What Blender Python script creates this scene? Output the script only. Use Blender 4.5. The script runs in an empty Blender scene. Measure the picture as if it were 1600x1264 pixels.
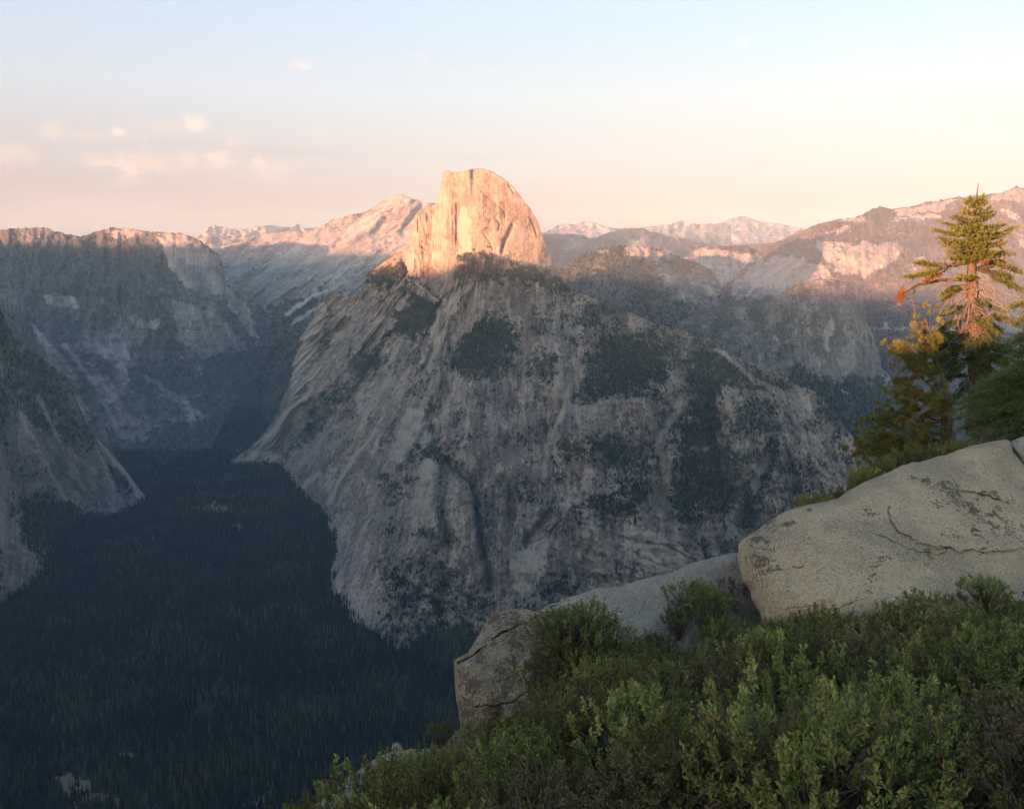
import bpy, math, random
import numpy as np
from mathutils import Vector

random.seed(7)
RNG = np.random.default_rng(11)
scene = bpy.context.scene
COL = scene.collection
rad = math.radians

# ------------------------------------------------------------------ camera
F_PX, CX, CY = 1473.0, 800.0, 632.0          # focal length and centre in photograph pixels
PITCH = rad(7.04)
cam_data = bpy.data.cameras.new("camera")
cam_data.sensor_width = 36.0
cam_data.lens = 36.0 * F_PX / 1600.0
cam_data.clip_start = 0.1
cam_data.clip_end = 200000.0
cam = bpy.data.objects.new("camera", cam_data)
cam.rotation_euler = (math.pi / 2 - PITCH, 0, 0)
COL.objects.link(cam)
scene.camera = cam

# ------------------------------------------------------------------ sun, sky, exposure
SUN_EL, SUN_ROT = rad(1.6), rad(218)           # low sun behind the viewer's left shoulder
SD = Vector((math.sin(SUN_ROT) * math.cos(SUN_EL), math.cos(SUN_ROT) * math.cos(SUN_EL), math.sin(SUN_EL)))
sun_data = bpy.data.lights.new("sun", 'SUN')
sun_data.energy = 5.0
sun_data.angle = rad(0.5)
sun_data.color = (1.0, 0.41, 0.205)
sun = bpy.data.objects.new("sun", sun_data)
sun.rotation_euler = (-SD).to_track_quat('-Z', 'Y').to_euler()
COL.objects.link(sun)

EXPOSURE = 2.5
HAZE = 2.5e-5
DENOISE = True
scene.view_settings.view_transform = 'Standard'
scene.view_settings.look = 'None'
scene.view_settings.exposure = EXPOSURE
scene.view_settings.gamma = 1.0
scene.cycles.use_denoising = DENOISE
scene.cycles.max_bounces = 5
scene.cycles.diffuse_bounces = 2
scene.cycles.glossy_bounces = 1
scene.cycles.transmission_bounces = 2
scene.cycles.transparent_max_bounces = 6
scene.cycles.volume_bounces = 0
scene.cycles.caustics_reflective = False
scene.cycles.caustics_refractive = False


class NT:
    """Small helper for building node trees."""
    def __init__(self, tree):
        self.t = tree
    def n(self, typ, **kw):
        nd = self.t.nodes.new(typ)
        for k, v in kw.items():
            setattr(nd, k, v)
        return nd
    def put(self, sock, v):
        if hasattr(v, 'is_output'):
            self.t.links.new(v, sock)
        elif v is not None:
            if hasattr(sock.default_value, '__len__') and not hasattr(v, '__len__'):
                v = (v,) * len(sock.default_value)
            elif hasattr(sock.default_value, '__len__') and len(sock.default_value) == 4 and len(v) == 3:
                v = tuple(v) + (1,)
            sock.default_value = v
    def math(self, op, a, b=None, c=None, clamp=False):
        nd = self.n('ShaderNodeMath', operation=op, use_clamp=clamp)
        for i, v in enumerate((a, b, c)):
            if v is not None:
                self.put(nd.inputs[i], v)
        return nd.outputs[0]
    def vmath(self, op, a, b=None):
        nd = self.n('ShaderNodeVectorMath', operation=op)
        self.put(nd.inputs[0], a)
        if b is not None:
            self.put(nd.inputs[3 if op == 'SCALE' else 1], b)
        return nd.outputs[1] if op in ('DOT_PRODUCT', 'LENGTH') else nd.outputs[0]
    def mix(self, fac, a, b, blend='MIX'):
        nd = self.n('ShaderNodeMix', data_type='RGBA', blend_type=blend)
        self.put(nd.inputs[0], fac)
        self.put(nd.inputs[6], a)
        self.put(nd.inputs[7], b)
        return nd.outputs[2]
    def noise(self, vec, scale, detail=4, rough=0.55, dist=0.0, lac=2.0):
        nd = self.n('ShaderNodeTexNoise')
        self.put(nd.inputs['Vector'], vec)
        self.put(nd.inputs['Scale'], scale)
        self.put(nd.inputs['Detail'], detail)
        self.put(nd.inputs['Roughness'], rough)
        self.put(nd.inputs['Distortion'], dist)
        return nd.outputs[0]
    def ramp(self, fac, stops, interp='LINEAR'):
        nd = self.n('ShaderNodeValToRGB')
        cr = nd.color_ramp
        cr.interpolation = interp
        while len(cr.elements) < len(stops):
            cr.elements.new(0.5)
        for e, (p, c) in zip(cr.elements, stops):
            e.position = p
            e.color = tuple(c) + (1,) if len(c) == 3 else c
        self.put(nd.inputs[0], fac)
        return nd.outputs[0]
    def smooth(self, v, lo, hi):
        nd = self.n('ShaderNodeMapRange', interpolation_type='SMOOTHSTEP')
        self.put(nd.inputs['Value'], v)
        self.put(nd.inputs['From Min'], lo)
        self.put(nd.inputs['From Max'], hi)
        return nd.outputs[0]
    def attr(self, name):
        return self.n('ShaderNodeAttribute', attribute_name=name)
    def sep(self, v):
        nd = self.n('ShaderNodeSeparateXYZ')
        self.put(nd.inputs[0], v)
        return nd.outputs
    def comb(self, x, y, z):
        nd = self.n('ShaderNodeCombineXYZ')
        for i, v in enumerate((x, y, z)):
            self.put(nd.inputs[i], v)
        return nd.outputs[0]


def lin(r, g, b):
    return tuple(((c / 255.0) / 12.92 if c <= 10 else ((c / 255.0 + 0.055) / 1.055) ** 2.4) for c in (r, g, b))


world = bpy.data.worlds.new("World")
scene.world = world
world.use_nodes = True
W = NT(world.node_tree)
for nd in list(world.node_tree.nodes):
    world.node_tree.nodes.remove(nd)
sky = W.n('ShaderNodeTexSky', sky_type='NISHITA', sun_disc=False, sun_elevation=SUN_EL, sun_rotation=SUN_ROT)
sky.altitude = 2200
sky.dust_density = 2.0
wd = W.n('ShaderNodeTexCoord').outputs['Generated']
wx, wy, wz = W.sep(wd)
elev = W.math('MULTIPLY', wz, 1.0)
# pale hazy evening sky, cooler and greyer to the north (left), brighter to the south (right)
def sc(c, r, g, b):
    return tuple(v * k for v, k in zip(lin(*c), (r, g, b)))


north = W.ramp(elev, [(0.00, sc((196, 172, 170), .46, .48, .55)), (0.035, sc((203, 180, 178), .48, .49, .57)), (0.085, sc((215, 196, 192), .57, .59, .67)), (0.125, sc((224, 214, 214), .80, .83, .90)),
                      (0.19, sc((219, 225, 234), 1.06, 1.12, 1.15)), (0.29, sc((188, 214, 244), 1.27, 1.32, 1.28)), (0.5, lin(140, 172, 212)), (1.0, lin(92, 124, 172))])
south = W.ramp(elev, [(0.00, sc((240, 200, 182), .48, .46, .54)), (0.04, sc((248, 212, 192), .50, .48, .56)), (0.085, sc((255, 238, 218), .58, .55, .62)), (0.125, sc((255, 250, 236), .78, .80, .87)),
                      (0.19, sc((251, 255, 251), .86, .99, 1.08)), (0.29, sc((212, 244, 255), .96, 1.14, 1.19)), (0.5, lin(145, 178, 214)), (1.0, lin(92, 124, 172))])
side = W.smooth(wx, -0.5, 0.5)
grad = W.mix(side, north, south)
# clouds: small lit puffs with grey bands beneath, low in the northern sky
az = W.math('ARCTAN2', wx, wy)
cvec = W.comb(W.math('MULTIPLY', az, 14.0), W.math('MULTIPLY', wz, 34.0), 0.0)
cn = W.noise(cvec, 1.6, 6, 0.62, 0.4)
band = W.math('MULTIPLY', W.smooth(elev, 0.085, 0.115), W.math('SUBTRACT', 1.0, W.smooth(elev, 0.145, 0.185)))
reach = W.math('SUBTRACT', 1.0, W.smooth(az, -0.32, -0.10))
puffs = W.math('MULTIPLY', W.math('MULTIPLY', W.smooth(cn, 0.52, 0.72), band), reach)
grad = W.mix(W.math('MULTIPLY', puffs, 0.85), grad, tuple(1.08 * v for v in lin(252, 222, 210)))
bvec = W.comb(W.math('MULTIPLY', az, 5.0), W.math('MULTIPLY', wz, 60.0), 3.7)
bn = W.noise(bvec, 1.3, 4, 0.55, 0.3)
band2 = W.math('MULTIPLY', W.smooth(elev, 0.05, 0.08), W.math('SUBTRACT', 1.0, W.smooth(elev, 0.125, 0.15)))
grey = W.math('MULTIPLY', W.math('MULTIPLY', W.smooth(bn, 0.48, 0.7), band2), W.math('SUBTRACT', 1.0, W.smooth(az, -0.15, 0.12)))
grad = W.mix(W.math('MULTIPLY', grey, 0.6), grad, lin(198, 178, 184))


def puff(az0, el0, sa, se, amount, col):
    """One small cloud at its own place in the sky."""
    global grad
    dx = W.math('DIVIDE', W.math('SUBTRACT', az, az0), sa)
    dz = W.math('DIVIDE', W.math('SUBTRACT', elev, el0), se)
    r = W.math('SQRT', W.math('ADD', W.math('MULTIPLY', dx, dx), W.math('MULTIPLY', dz, dz)))
    nn = W.noise(W.comb(W.math('MULTIPLY', az, 75.0), W.math('MULTIPLY', wz, 130.0), 0), 1.0, 6, 0.68)
    m = W.math('ADD', W.math('SUBTRACT', 1.0, r), W.math('MULTIPLY', W.math('SUBTRACT', nn, 0.5), 2.2))
    grad = W.mix(W.math('MULTIPLY', W.smooth(m, 0.1, 0.75), min(1.0, amount * 1.1)), grad, tuple(1.1 * v for v in col))


def sky_at(px, py):
    xc, yc = (px - CX) / F_PX, (CY - py) / F_PX
    v = Vector((xc, math.cos(PITCH) + yc * math.sin(PITCH), -math.sin(PITCH) + yc * math.cos(PITCH))).normalized()
    return math.atan2(v.x, v.y), v.z


for px, py, sx, sy, am, c in ((464, 101, 13, 6, 0.75, lin(252, 246, 240)), (481, 103, 8, 5, 0.6, lin(252, 244, 236)), (656, 90, 9, 8, 0.4, lin(248, 244, 244)),
                              (702, 113, 7, 5, 0.25, lin(248, 244, 244)), (1163, 64, 8, 9, 0.3, lin(255, 253, 250)),
                              (304, 194, 15, 10, 0.8, lin(255, 240, 222)), (186, 206, 10, 7, 0.7, lin(255, 240, 220)), (262, 196, 34, 9, 0.4, lin(246, 222, 206)),
                              (80, 204, 12, 13, 0.5, lin(252, 224, 204)), (140, 212, 45, 8, 0.35, lin(240, 216, 202)), (336, 246, 16, 9, 0.55, lin(253, 222, 200)), (403, 252, 9, 9, 0.6, lin(253, 224, 202)),
                              (294, 250, 12, 12, 0.5, lin(250, 212, 194)), (235, 254, 34, 14, 0.55, lin(250, 210, 192)), (143, 252, 20, 11, 0.4, lin(248, 210, 194)), (20, 240, 26, 14, 0.5, lin(250, 214, 196)),
                              (210, 225, 70, 5, 0.35, lin(212, 198, 194)), (350, 265, 60, 6, 0.3, lin(214, 198, 192)), (840, 280, 46, 5, 0.3, lin(206, 192, 184)), (450, 280, 80, 7, 0.28, lin(212, 196, 190))):
    a0, e0 = sky_at(px, py)
    puff(a0, e0, sx / F_PX * 1.7, sy / F_PX * 1.5, am, c)
# the sky texture lends the glow around the set of the sun and a share of the dome's colour
SKY_STRENGTH = 0.1
skyc = W.vmath('SCALE', sky.outputs[0], 3.3)
gradc = W.vmath('SCALE', grad, 0.80 / (SKY_STRENGTH * 2 ** EXPOSURE))
ahead = W.smooth(wy, -0.55, 0.25)                      # behind the viewer the sky texture alone
share = W.math('MULTIPLY_ADD', ahead, 0.6, 0.36)
skyfinal = W.mix(share, skyc, gradc)
bg = W.n('ShaderNodeBackground')
W.put(bg.inputs[0], skyfinal)
bg.inputs[1].default_value = SKY_STRENGTH
W.t.links.new(bg.outputs[0], W.n('ShaderNodeOutputWorld').inputs[0])

# ------------------------------------------------------------------ helpers
CP, SP = math.cos(PITCH), math.sin(PITCH)


def ray(u, v):
    xc, yc = (np.asarray(u, float) - CX) / F_PX, (CY - np.asarray(v, float)) / F_PX
    k = CP + yc * SP
    return xc / k, (-SP + yc * CP) / k                 # x and z per metre of forward distance


def P(u, v, d):
    x, z = ray(u, v)
    d = np.asarray(d, float)
    return np.stack([x * d, np.broadcast_to(d, np.shape(x * d)), z * d], -1)


def _hash(ix, iy, iz, seed):
    h = (ix.astype(np.int64) * 374761393 + iy.astype(np.int64) * 668265263 + iz.astype(np.int64) * 2147483647 + seed * 1274126177) & 0xFFFFFFFF
    h = ((h ^ (h >> 13)) * 1274126177) & 0xFFFFFFFF
    h = ((h ^ (h >> 16)) * 2246822519) & 0xFFFFFFFF
    return ((h ^ (h >> 15)) & 0xFFFFFF) / float(0xFFFFFF)


def vnoise(x, y, z=0.0, seed=0):
    x, y, z = np.broadcast_arrays(np.asarray(x, float), np.asarray(y, float), np.asarray(z, float))
    ix, iy, iz = np.floor(x), np.floor(y), np.floor(z)
    fx, fy, fz = x - ix, y - iy, z - iz
    s = lambda t: t * t * t * (t * (t * 6 - 15) + 10)
    fx, fy, fz = s(fx), s(fy), s(fz)
    flat = not np.any(z)
    def layer(k):
        a, b = _hash(ix, iy, iz + k, seed), _hash(ix + 1, iy, iz + k, seed)
        c, d = _hash(ix, iy + 1, iz + k, seed), _hash(ix + 1, iy + 1, iz + k, seed)
        t = a + (b - a) * fx
        return t + (c + (d - c) * fx - t) * fy
    l0 = layer(0)
    if flat:
        return l0 * 2 - 1
    return (l0 + (layer(1) - l0) * fz) * 2 - 1


def fbm(x, y, z=0.0, octs=5, gain=0.5, seed=0):
    t, a, s, n = 0.0, 1.0, 1.0, 0.0
    for i in range(octs):
        t = t + a * vnoise(np.asarray(x) * s + i * 17.3, np.asarray(y) * s - i * 9.1, np.asarray(z) * s, seed + i)
        n += a
        a *= gain
        s *= 2.03
    return t / n * 1.6


def ridged(x, y, z=0.0, octs=4, gain=0.55, seed=0):
    t, a, s, n = 0.0, 1.0, 1.0, 0.0
    for i in range(octs):
        t = t + a * (1 - 2 * np.abs(vnoise(np.asarray(x) * s + i * 7.7, np.asarray(y) * s + i * 3.1, np.asarray(z) * s, seed + i)))
        n += a
        a *= gain
        s *= 2.1
    return t / n


def sstep(x, a, b):
    t = np.clip((np.asarray(x, float) - a) / (b - a), 0, 1)
    return t * t * (3 - 2 * t)


def pl(pts):
    a = np.array(pts, float)
    return lambda u: np.interp(u, a[:, 0], a[:, 1])


def rbf(pts):
    """Thin-plate surface through (u, v, value) points."""
    a = np.array(pts, float)
    X = a[:, :2] / 300.0
    k = lambda r2: 0.5 * r2 * np.log(r2 + 1e-9)
    D = ((X[:, None] - X[None]) ** 2).sum(-1)
    n = len(a)
    A = np.zeros((n + 3, n + 3))
    A[:n, :n] = k(D) + np.eye(n) * 0.02
    A[:n, n] = 1
    A[:n, n + 1:] = X
    A[n, :n] = 1
    A[n + 1:, :n] = X.T
    w = np.linalg.solve(A, np.concatenate([a[:, 2], [0, 0, 0]]))
    def f(u, v):
        u, v = np.asarray(u, float) / 300.0, np.asarray(v, float) / 300.0
        r = w[n] + w[n + 1] * u + w[n + 2] * v
        for i in range(n):
            r = r + w[i] * k((u - X[i, 0]) ** 2 + (v - X[i, 1]) ** 2)
        return r
    return f


def inpoly(u, v, poly):
    poly = np.array(poly, float)
    res = np.zeros(np.shape(u), bool)
    x2, y2 = poly[-1]
    for x1, y1 in poly:
        c = ((y1 > v) != (y2 > v)) & (u < (x2 - x1) * (v - y1) / ((y2 - y1) if y2 != y1 else 1e-9) + x1)
        res ^= c
        x2, y2 = x1, y1
    return res


def dline(u, v, pts):
    """Distance to a polyline and the side (signed) of its nearest segment."""
    best = np.full(np.shape(u), 1e9)
    for (x1, y1), (x2, y2) in zip(pts[:-1], pts[1:]):
        dx, dy = x2 - x1, y2 - y1
        t = np.clip(((u - x1) * dx + (v - y1) * dy) / (dx * dx + dy * dy), 0, 1)
        best = np.minimum(best, np.hypot(u - x1 - t * dx, v - y1 - t * dy))
    return best


def mesh_obj(name, verts, faces, mat=None, parent=None, smooth=True, attrs=None, mats=None, matidx=None):
    """One mesh object from numpy arrays; faces is an (n,3) or (n,4) array or a list of such arrays."""
    verts = np.ascontiguousarray(verts, np.float32).reshape(-1, 3)
    fl = [np.asarray(f, np.int32) for f in (faces if isinstance(faces, list) else [faces]) if len(f)]
    me = bpy.data.meshes.new(name)
    me.vertices.add(len(verts))
    me.vertices.foreach_set('co', verts.ravel())
    loops = np.concatenate([f.ravel() for f in fl])
    tot = np.concatenate([np.full(len(f), f.shape[1], np.int32) for f in fl])
    start = np.concatenate([[0], np.cumsum(tot)[:-1]]).astype(np.int32)
    me.loops.add(len(loops))
    me.loops.foreach_set('vertex_index', loops)
    me.polygons.add(len(tot))
    me.polygons.foreach_set('loop_start', start)
    me.polygons.foreach_set('loop_total', tot)
    me.polygons.foreach_set('use_smooth', np.full(len(tot), smooth))
    if matidx is not None:
        me.polygons.foreach_set('material_index', np.asarray(matidx, np.int32))
    for k, a in (attrs or {}).items():
        a = np.asarray(a, np.float32)
        if a.ndim == 1:
            at = me.attributes.new(k, 'FLOAT', 'POINT')
            at.data.foreach_set('value', np.ascontiguousarray(a))
        else:
            at = me.attributes.new(k, 'FLOAT_VECTOR', 'POINT')
            at.data.foreach_set('vector', np.ascontiguousarray(a).ravel())
    me.update(calc_edges=True)
    me.validate()
    for m in (mats or ([mat] if mat else [])):
        me.materials.append(m)
    o = bpy.data.objects.new(name, me)
    COL.objects.link(o)
    o.parent = parent
    return o


def tag(o, label=None, cat=None, group=None, kind=None):
    for k, v in (('label', label), ('category', cat), ('group', group), ('kind', kind)):
        if v:
            o[k] = v
    return o


def grid_faces(nr, nc, wrap=False):
    i = np.arange(nr - 1)[:, None] * nc
    j = np.arange(nc if wrap else nc - 1)[None]
    j2 = (j + 1) % nc
    return np.stack([i + j, i + nc + j, i + nc + j2, i + j2], -1).reshape(-1, 4)


def material(name):
    m = bpy.data.materials.new(name)
    m.use_nodes = True
    T = NT(m.node_tree)
    b = m.node_tree.nodes['Principled BSDF']
    b.inputs['Roughness'].default_value = 0.9
    b.inputs['Specular IOR Level'].default_value = 0.2
    return m, T, b


def rock_material(name, L, dark, mid, pale, veg_col, bump=1.0, speck=1.0, streaks=0.5):
    """Granite with water streaks down the fall line, pale slabs and dark growth; L is the size of its larger marks in metres."""
    m, T, b = material(name)
    pos = T.n('ShaderNodeNewGeometry').outputs['Position']
    x, y, z = T.sep(pos)
    mask = T.attr('mask')
    veg, pal, stain_shade = T.sep(mask.outputs['Vector'])
    s = T.attr('strike').outputs['Fac']
    big = T.noise(pos, 1.0 / (L * 9), 5, 0.6)
    fine = T.noise(pos, 1.0 / (L * 0.9), 8, 0.68)
    tiny = T.noise(pos, 1.0 / (L * 0.3), 4, 0.7)
    sv = T.comb(T.math('MULTIPLY', s, 1.0), T.math('MULTIPLY', z, 0.10 / L * 1.0), 0.0)
    st = T.noise(sv, 0.55, 7, 0.66, 0.25)
    st2 = T.noise(sv, 0.16, 5, 0.6, 0.3)
    tone = T.math('ADD', T.math('MULTIPLY', big, 0.30), T.math('ADD', T.math('MULTIPLY', fine, 0.40), T.math('MULTIPLY', st, 0.42 * streaks)))
    tone = T.math('ADD', tone, T.math('MULTIPLY', st2, 0.35 * streaks))
    mean = 0.35 + 0.385 * streaks
    tone = T.math('MULTIPLY_ADD', T.math('SUBTRACT', tone, mean), 2.7, 0.46)
    warm = (mid[0] * 1.30, mid[1] * 1.22, mid[2] * 1.08)
    col = T.ramp(tone, [(0.0, tuple(c * 0.7 for c in dark)), (0.22, dark), (0.42, mid), (0.58, mid), (0.70, warm), (0.88, pale), (1.0, tuple(c * 1.1 for c in pale))])
    wv = T.vmath('SCALE', T.vmath('SUBTRACT', T.n('ShaderNodeTexNoise').outputs['Color'], (0.5, 0.5, 0.5)), 1.0)
    nz = wv.node.inputs[0].links[0].from_node.inputs[0].links[0].from_node
    nz.inputs['Scale'].default_value = 1.0 / (L * 2.2)
    nz.inputs['Detail'].default_value = 5.0
    T.put(nz.inputs['Vector'], pos)
    for cs, cz, amt, seed in ((0.075, 0.17, 0.50, 0.0), (0.20, 0.42, 0.34, 5.0)):
        vo = T.n('ShaderNodeTexVoronoi', feature='F1')
        vo.inputs['Scale'].default_value = 1.0
        T.put(vo.inputs['Vector'], T.vmath('ADD', T.comb(T.math('MULTIPLY', s, cs), T.math('MULTIPLY', z, cz / L), seed), T.vmath('SCALE', wv, 2.6)))
        cell = T.sep(vo.outputs['Color'])[0]
        col = T.mix(T.math('MULTIPLY', amt, T.math('MULTIPLY_ADD', pal, -0.8, 1.0, clamp=True)), col, T.mix(T.smooth(cell, 0.1, 0.9), (0.40, 0.39, 0.40), (1.6, 1.56, 1.5)), 'MULTIPLY')
    # dark water streaks and cracks down the fall line, horizontal joints across it
    w1 = T.noise(T.comb(T.math('MULTIPLY', s, 0.42), T.math('MULTIPLY', z, 0.035 / L), 4.0), 1.0, 6, 0.62, 0.4)
    col = T.mix(T.math('MULTIPLY', T.math('MULTIPLY', T.smooth(w1, 0.57, 0.66), T.math('MULTIPLY_ADD', pal, -0.7, 1.0, clamp=True)), 0.34 * min(1.0, streaks + 0.2)), col, tuple(c * 0.8 for c in dark))
    w2 = T.noise(T.comb(T.math('MULTIPLY', s, 0.30), T.math('MULTIPLY', z, 0.03 / L), 9.0), 1.0, 7, 0.66, 0.3)
    col = T.mix(T.math('MULTIPLY', T.smooth(w2, 0.60, 0.70), 0.30 * min(1.0, streaks + 0.2)), col, pale)
    jt = T.noise(T.comb(T.math('MULTIPLY', s, 0.05), T.math('MULTIPLY', z, 1.1 / L), T.math('MULTIPLY', y, 0.02 / L)), 1.0, 5, 0.7, 0.5)
    col = T.mix(T.math('MULTIPLY', T.smooth(T.math('ABSOLUTE', T.math('SUBTRACT', jt, 0.5)), 0.03, 0.0), 0.5 * streaks), col, tuple(c * 0.55 for c in dark))
    col = T.mix(T.math('MULTIPLY', T.smooth(T.math('ADD', pal, T.math('MULTIPLY', T.math('SUBTRACT', st, 0.5), 0.9)), 0.25, 0.85), 0.85), col,
                T.mix(tiny, tuple(c * 0.72 for c in pale), tuple(c * 1.12 for c in pale)))
    col = T.mix(T.math('MULTIPLY', T.smooth(T.math('ADD', stain_shade, T.math('MULTIPLY', T.math('SUBTRACT', fine, 0.5), 1.2)), 0.3, 0.9), 0.75), col, tuple(c * 0.55 for c in dark))
    vn = T.math('ADD', T.math('MULTIPLY', T.math('SUBTRACT', fine, 0.5), 1.6), T.math('MULTIPLY', T.math('SUBTRACT', tiny, 0.5), 1.3))
    vm = T.smooth(T.math('ADD', veg, T.math('MULTIPLY', vn, speck)), 0.44, 0.60)
    col = T.mix(T.math('MULTIPLY', vm, 0.9), col, T.mix(T.smooth(tiny, 0.35, 0.65), tuple(c * 0.5 for c in veg_col), (veg_col[0] * 2.0, veg_col[1] * 1.6, veg_col[2] * 1.8)))
    T.put(b.inputs['Base Color'], col)
    bp = T.n('ShaderNodeBump')
    bp.inputs['Strength'].default_value = 1.0
    bp.inputs['Distance'].default_value = L * 0.75 * bump
    T.put(bp.inputs['Height'], T.math('ADD', T.math('MULTIPLY', fine, 1.0), T.math('MULTIPLY', st, 0.8 * streaks)))
    T.put(b.inputs['Normal'], bp.outputs[0])
    return m


def relief(name, u0, u1, du, top, bot, depth, nrows, mat, strike, mask, disp=None, back=900.0, drop=500.0, jag=1.5, jagf=0.12, seed=0, power=1.0, us=None, keep=False):
    """A mountain seen from the viewpoint: skyline top(u), foot bot(u), forward distance depth(u, v); its far side slopes down behind the skyline."""
    us = np.arange(u0, u1 + du, du, float) if us is None else us
    tp = top(us) + jag * fbm(us * jagf, us * 0 + seed * 3.3, octs=4, seed=seed)
    bt = np.maximum(bot(us), tp + 4)
    t = np.linspace(0, 1, nrows) ** power
    U = np.broadcast_to(us, (nrows, len(us)))
    V = tp[None] + (bt - tp)[None] * t[:, None]
    S = strike(U, V)
    D = depth(U, V)
    if disp is not None:
        D = D + disp(U, V, S)
    M = mask(U, V, S)
    pts = P(U, V, D)
    nb = 7
    q = np.linspace(1, 0, nb + 1)[:-1]
    bx, bz = ray(us, tp)
    dd = D[0][None] + back * q[:, None] ** 1.0
    B = np.stack([bx * dd, dd, (bz * D[0])[None] - drop * q[:, None] ** 1.3 + bz[None] * 0], -1)
    allp = np.concatenate([B, pts], 0)
    nr = nrows + nb
    m = np.concatenate([np.broadcast_to(M[0], (nb,) + M[0].shape), M], 0)
    s = np.concatenate([np.broadcast_to(S[0], (nb,) + S[0].shape), S], 0)
    o = mesh_obj(name, allp, grid_faces(nr, len(us)), mat, attrs={'mask': m.reshape(-1, 3), 'strike': s.ravel()})
    info = {'pts': pts, 'veg': M[..., 0], 'U': U, 'V': V, 'D': D}
    return o, info

# ------------------------------------------------------------------ materials of the land
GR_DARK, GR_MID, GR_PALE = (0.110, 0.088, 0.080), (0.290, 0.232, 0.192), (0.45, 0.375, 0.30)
FOREST = (0.034, 0.046, 0.026)
mat_massif = rock_material("granite_wall", 14, GR_DARK, GR_MID, GR_PALE, FOREST, streaks=0.6)
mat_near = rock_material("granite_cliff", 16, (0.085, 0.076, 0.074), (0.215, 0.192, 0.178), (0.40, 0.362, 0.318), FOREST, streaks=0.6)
mat_north = rock_material("forested_granite", 26, (0.10, 0.095, 0.095), (0.22, 0.205, 0.20), (0.42, 0.39, 0.36), (0.05, 0.062, 0.05), streaks=0.5, speck=0.75)
mat_slab = rock_material("bare_granite_slabs", 34, (0.15, 0.138, 0.132), (0.32, 0.295, 0.275), (0.47, 0.435, 0.40), (0.035, 0.045, 0.03), streaks=0.7)
mat_far = rock_material("alpine_granite", 90, (0.20, 0.185, 0.18), (0.36, 0.34, 0.32), (0.46, 0.43, 0.40), (0.07, 0.075, 0.065), streaks=0.3)
mat_hill = rock_material("wooded_hills", 40, (0.14, 0.125, 0.115), (0.30, 0.268, 0.24), (0.55, 0.49, 0.435), (0.075, 0.072, 0.056), streaks=0.3)


def warp(U, V, amp=7.0, f=0.045, seed=50):
    return U + amp * fbm(U * f, V * f, octs=5, gain=0.68, seed=seed), V + amp * fbm(U * f + 40, V * f - 13, octs=5, gain=0.68, seed=seed + 9)


def painter(base_veg, vegs=(), pales=(), stains_and_shade=(), pale_lines=(), dark_lines=(), veg_lines=(), amp=13.0, base_pale=0.0):
    """Where growth, clean slabs, water marks and painted sun and shade lie on the rock."""
    def f(U, V, S):
        u, v = warp(U, V, amp, 0.06)
        u2, v2 = warp(U, V, 4.0)
        veg = base_veg(U, V, S) if callable(base_veg) else np.full(U.shape, float(base_veg))
        pale = base_pale(U, V, S) if callable(base_pale) else np.full(U.shape, float(base_pale))
        pale = pale + 0.0
        stain_shade = np.zeros(U.shape)
        fine_brk = fbm(U * 0.13, V * 0.17, octs=4, gain=0.65, seed=58)
        brk = fbm(U * 0.06, V * 0.09, octs=4, seed=57)
        for poly, val in vegs:
            sd = np.where(inpoly(u2, v2, poly), 1, -1) * dline(u2, v2, list(poly) + [poly[0]])
            soft = 7.0 if val > 0.93 else 17.0
            wgt = sstep(sd + 15 * fine_brk, -soft, soft)
            veg = veg + (np.maximum(val + 0.22 * brk, 0) - veg) * wgt
        for poly, val in pales:
            ins = inpoly(0.5 * (u + u2), 0.5 * (v + v2), poly)
            pale = np.where(ins, np.maximum(pale, val + 0.25 * brk), pale)
            veg = np.where(ins, veg * (0.22 + 0.5 * np.clip(brk, 0, 1)), veg)
        for poly, val in stains_and_shade:
            stain_shade = np.where(inpoly(u, v, poly), val, stain_shade)
        for pts, w, val in pale_lines:
            g = np.exp(-(dline(u2, v2, pts) / w) ** 2)
            pale = np.maximum(pale, g * val)
            veg = veg * (1 - 0.9 * g)
        for pts, w, val in veg_lines:
            veg = np.maximum(veg, val * np.exp(-(dline(u2, v2, pts) / w) ** 2))
        for pts, w, val in dark_lines:
            g = np.exp(-(dline(u2, v2, pts) / w) ** 2)
            stain_shade = np.maximum(stain_shade, g * val)
        return np.stack([np.clip(veg, 0, 1), np.clip(pale, 0, 1), np.clip(stain_shade, 0, 1)], -1)
    return f


def land(o, label, cat):
    return tag(o, label, cat, kind='structure')

# ------------------------------------------------------------------ valley floor and the wide ground under everything
FLOOR_Z = -980.0


def floor_z(x, y):
    return FLOOR_Z + 14 * fbm(np.asarray(x) / 420.0, np.asarray(y) / 420.0, octs=3, seed=3)


CLEAR = [  # pixel outlines of meadows, parking and bare spots among the trees
    [(300, 797), (322, 790), (338, 784), (352, 788), (366, 796), (358, 801), (330, 803)],
    [(370, 812), (382, 814), (384, 828), (372, 832)],
    [(86, 1214), (110, 1205), (135, 1218), (150, 1226), (128, 1243), (112, 1252), (98, 1238)],
    [(112, 1250), (150, 1236), (188, 1242), (184, 1256), (150, 1250), (128, 1264), (110, 1264)],
    [(180, 1182), (205, 1172), (216, 1176), (208, 1184)],
    [(156, 1120), (164, 1104), (170, 1106), (167, 1126)],
    [(382, 988), (392, 984), (394, 992), (384, 1000)],
    [(418, 842), (428, 840), (430, 848)], [(224, 858), (229, 858), (229, 863), (224, 863)],
    [(426, 968), (438, 962), (440, 974)], [(470, 1180), (486, 1174), (492, 1182), (476, 1188)],
    [(380, 1258), (420, 1236), (430, 1240), (405, 1264)],
]
m, T, b = material("valley_soil")
pos = T.n('ShaderNodeNewGeometry').outputs['Position']
n1 = T.noise(pos, 0.02, 6, 0.65)
n2 = T.noise(pos, 0.12, 4, 0.6)
clr = T.attr('clearing').outputs['Fac']
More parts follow.
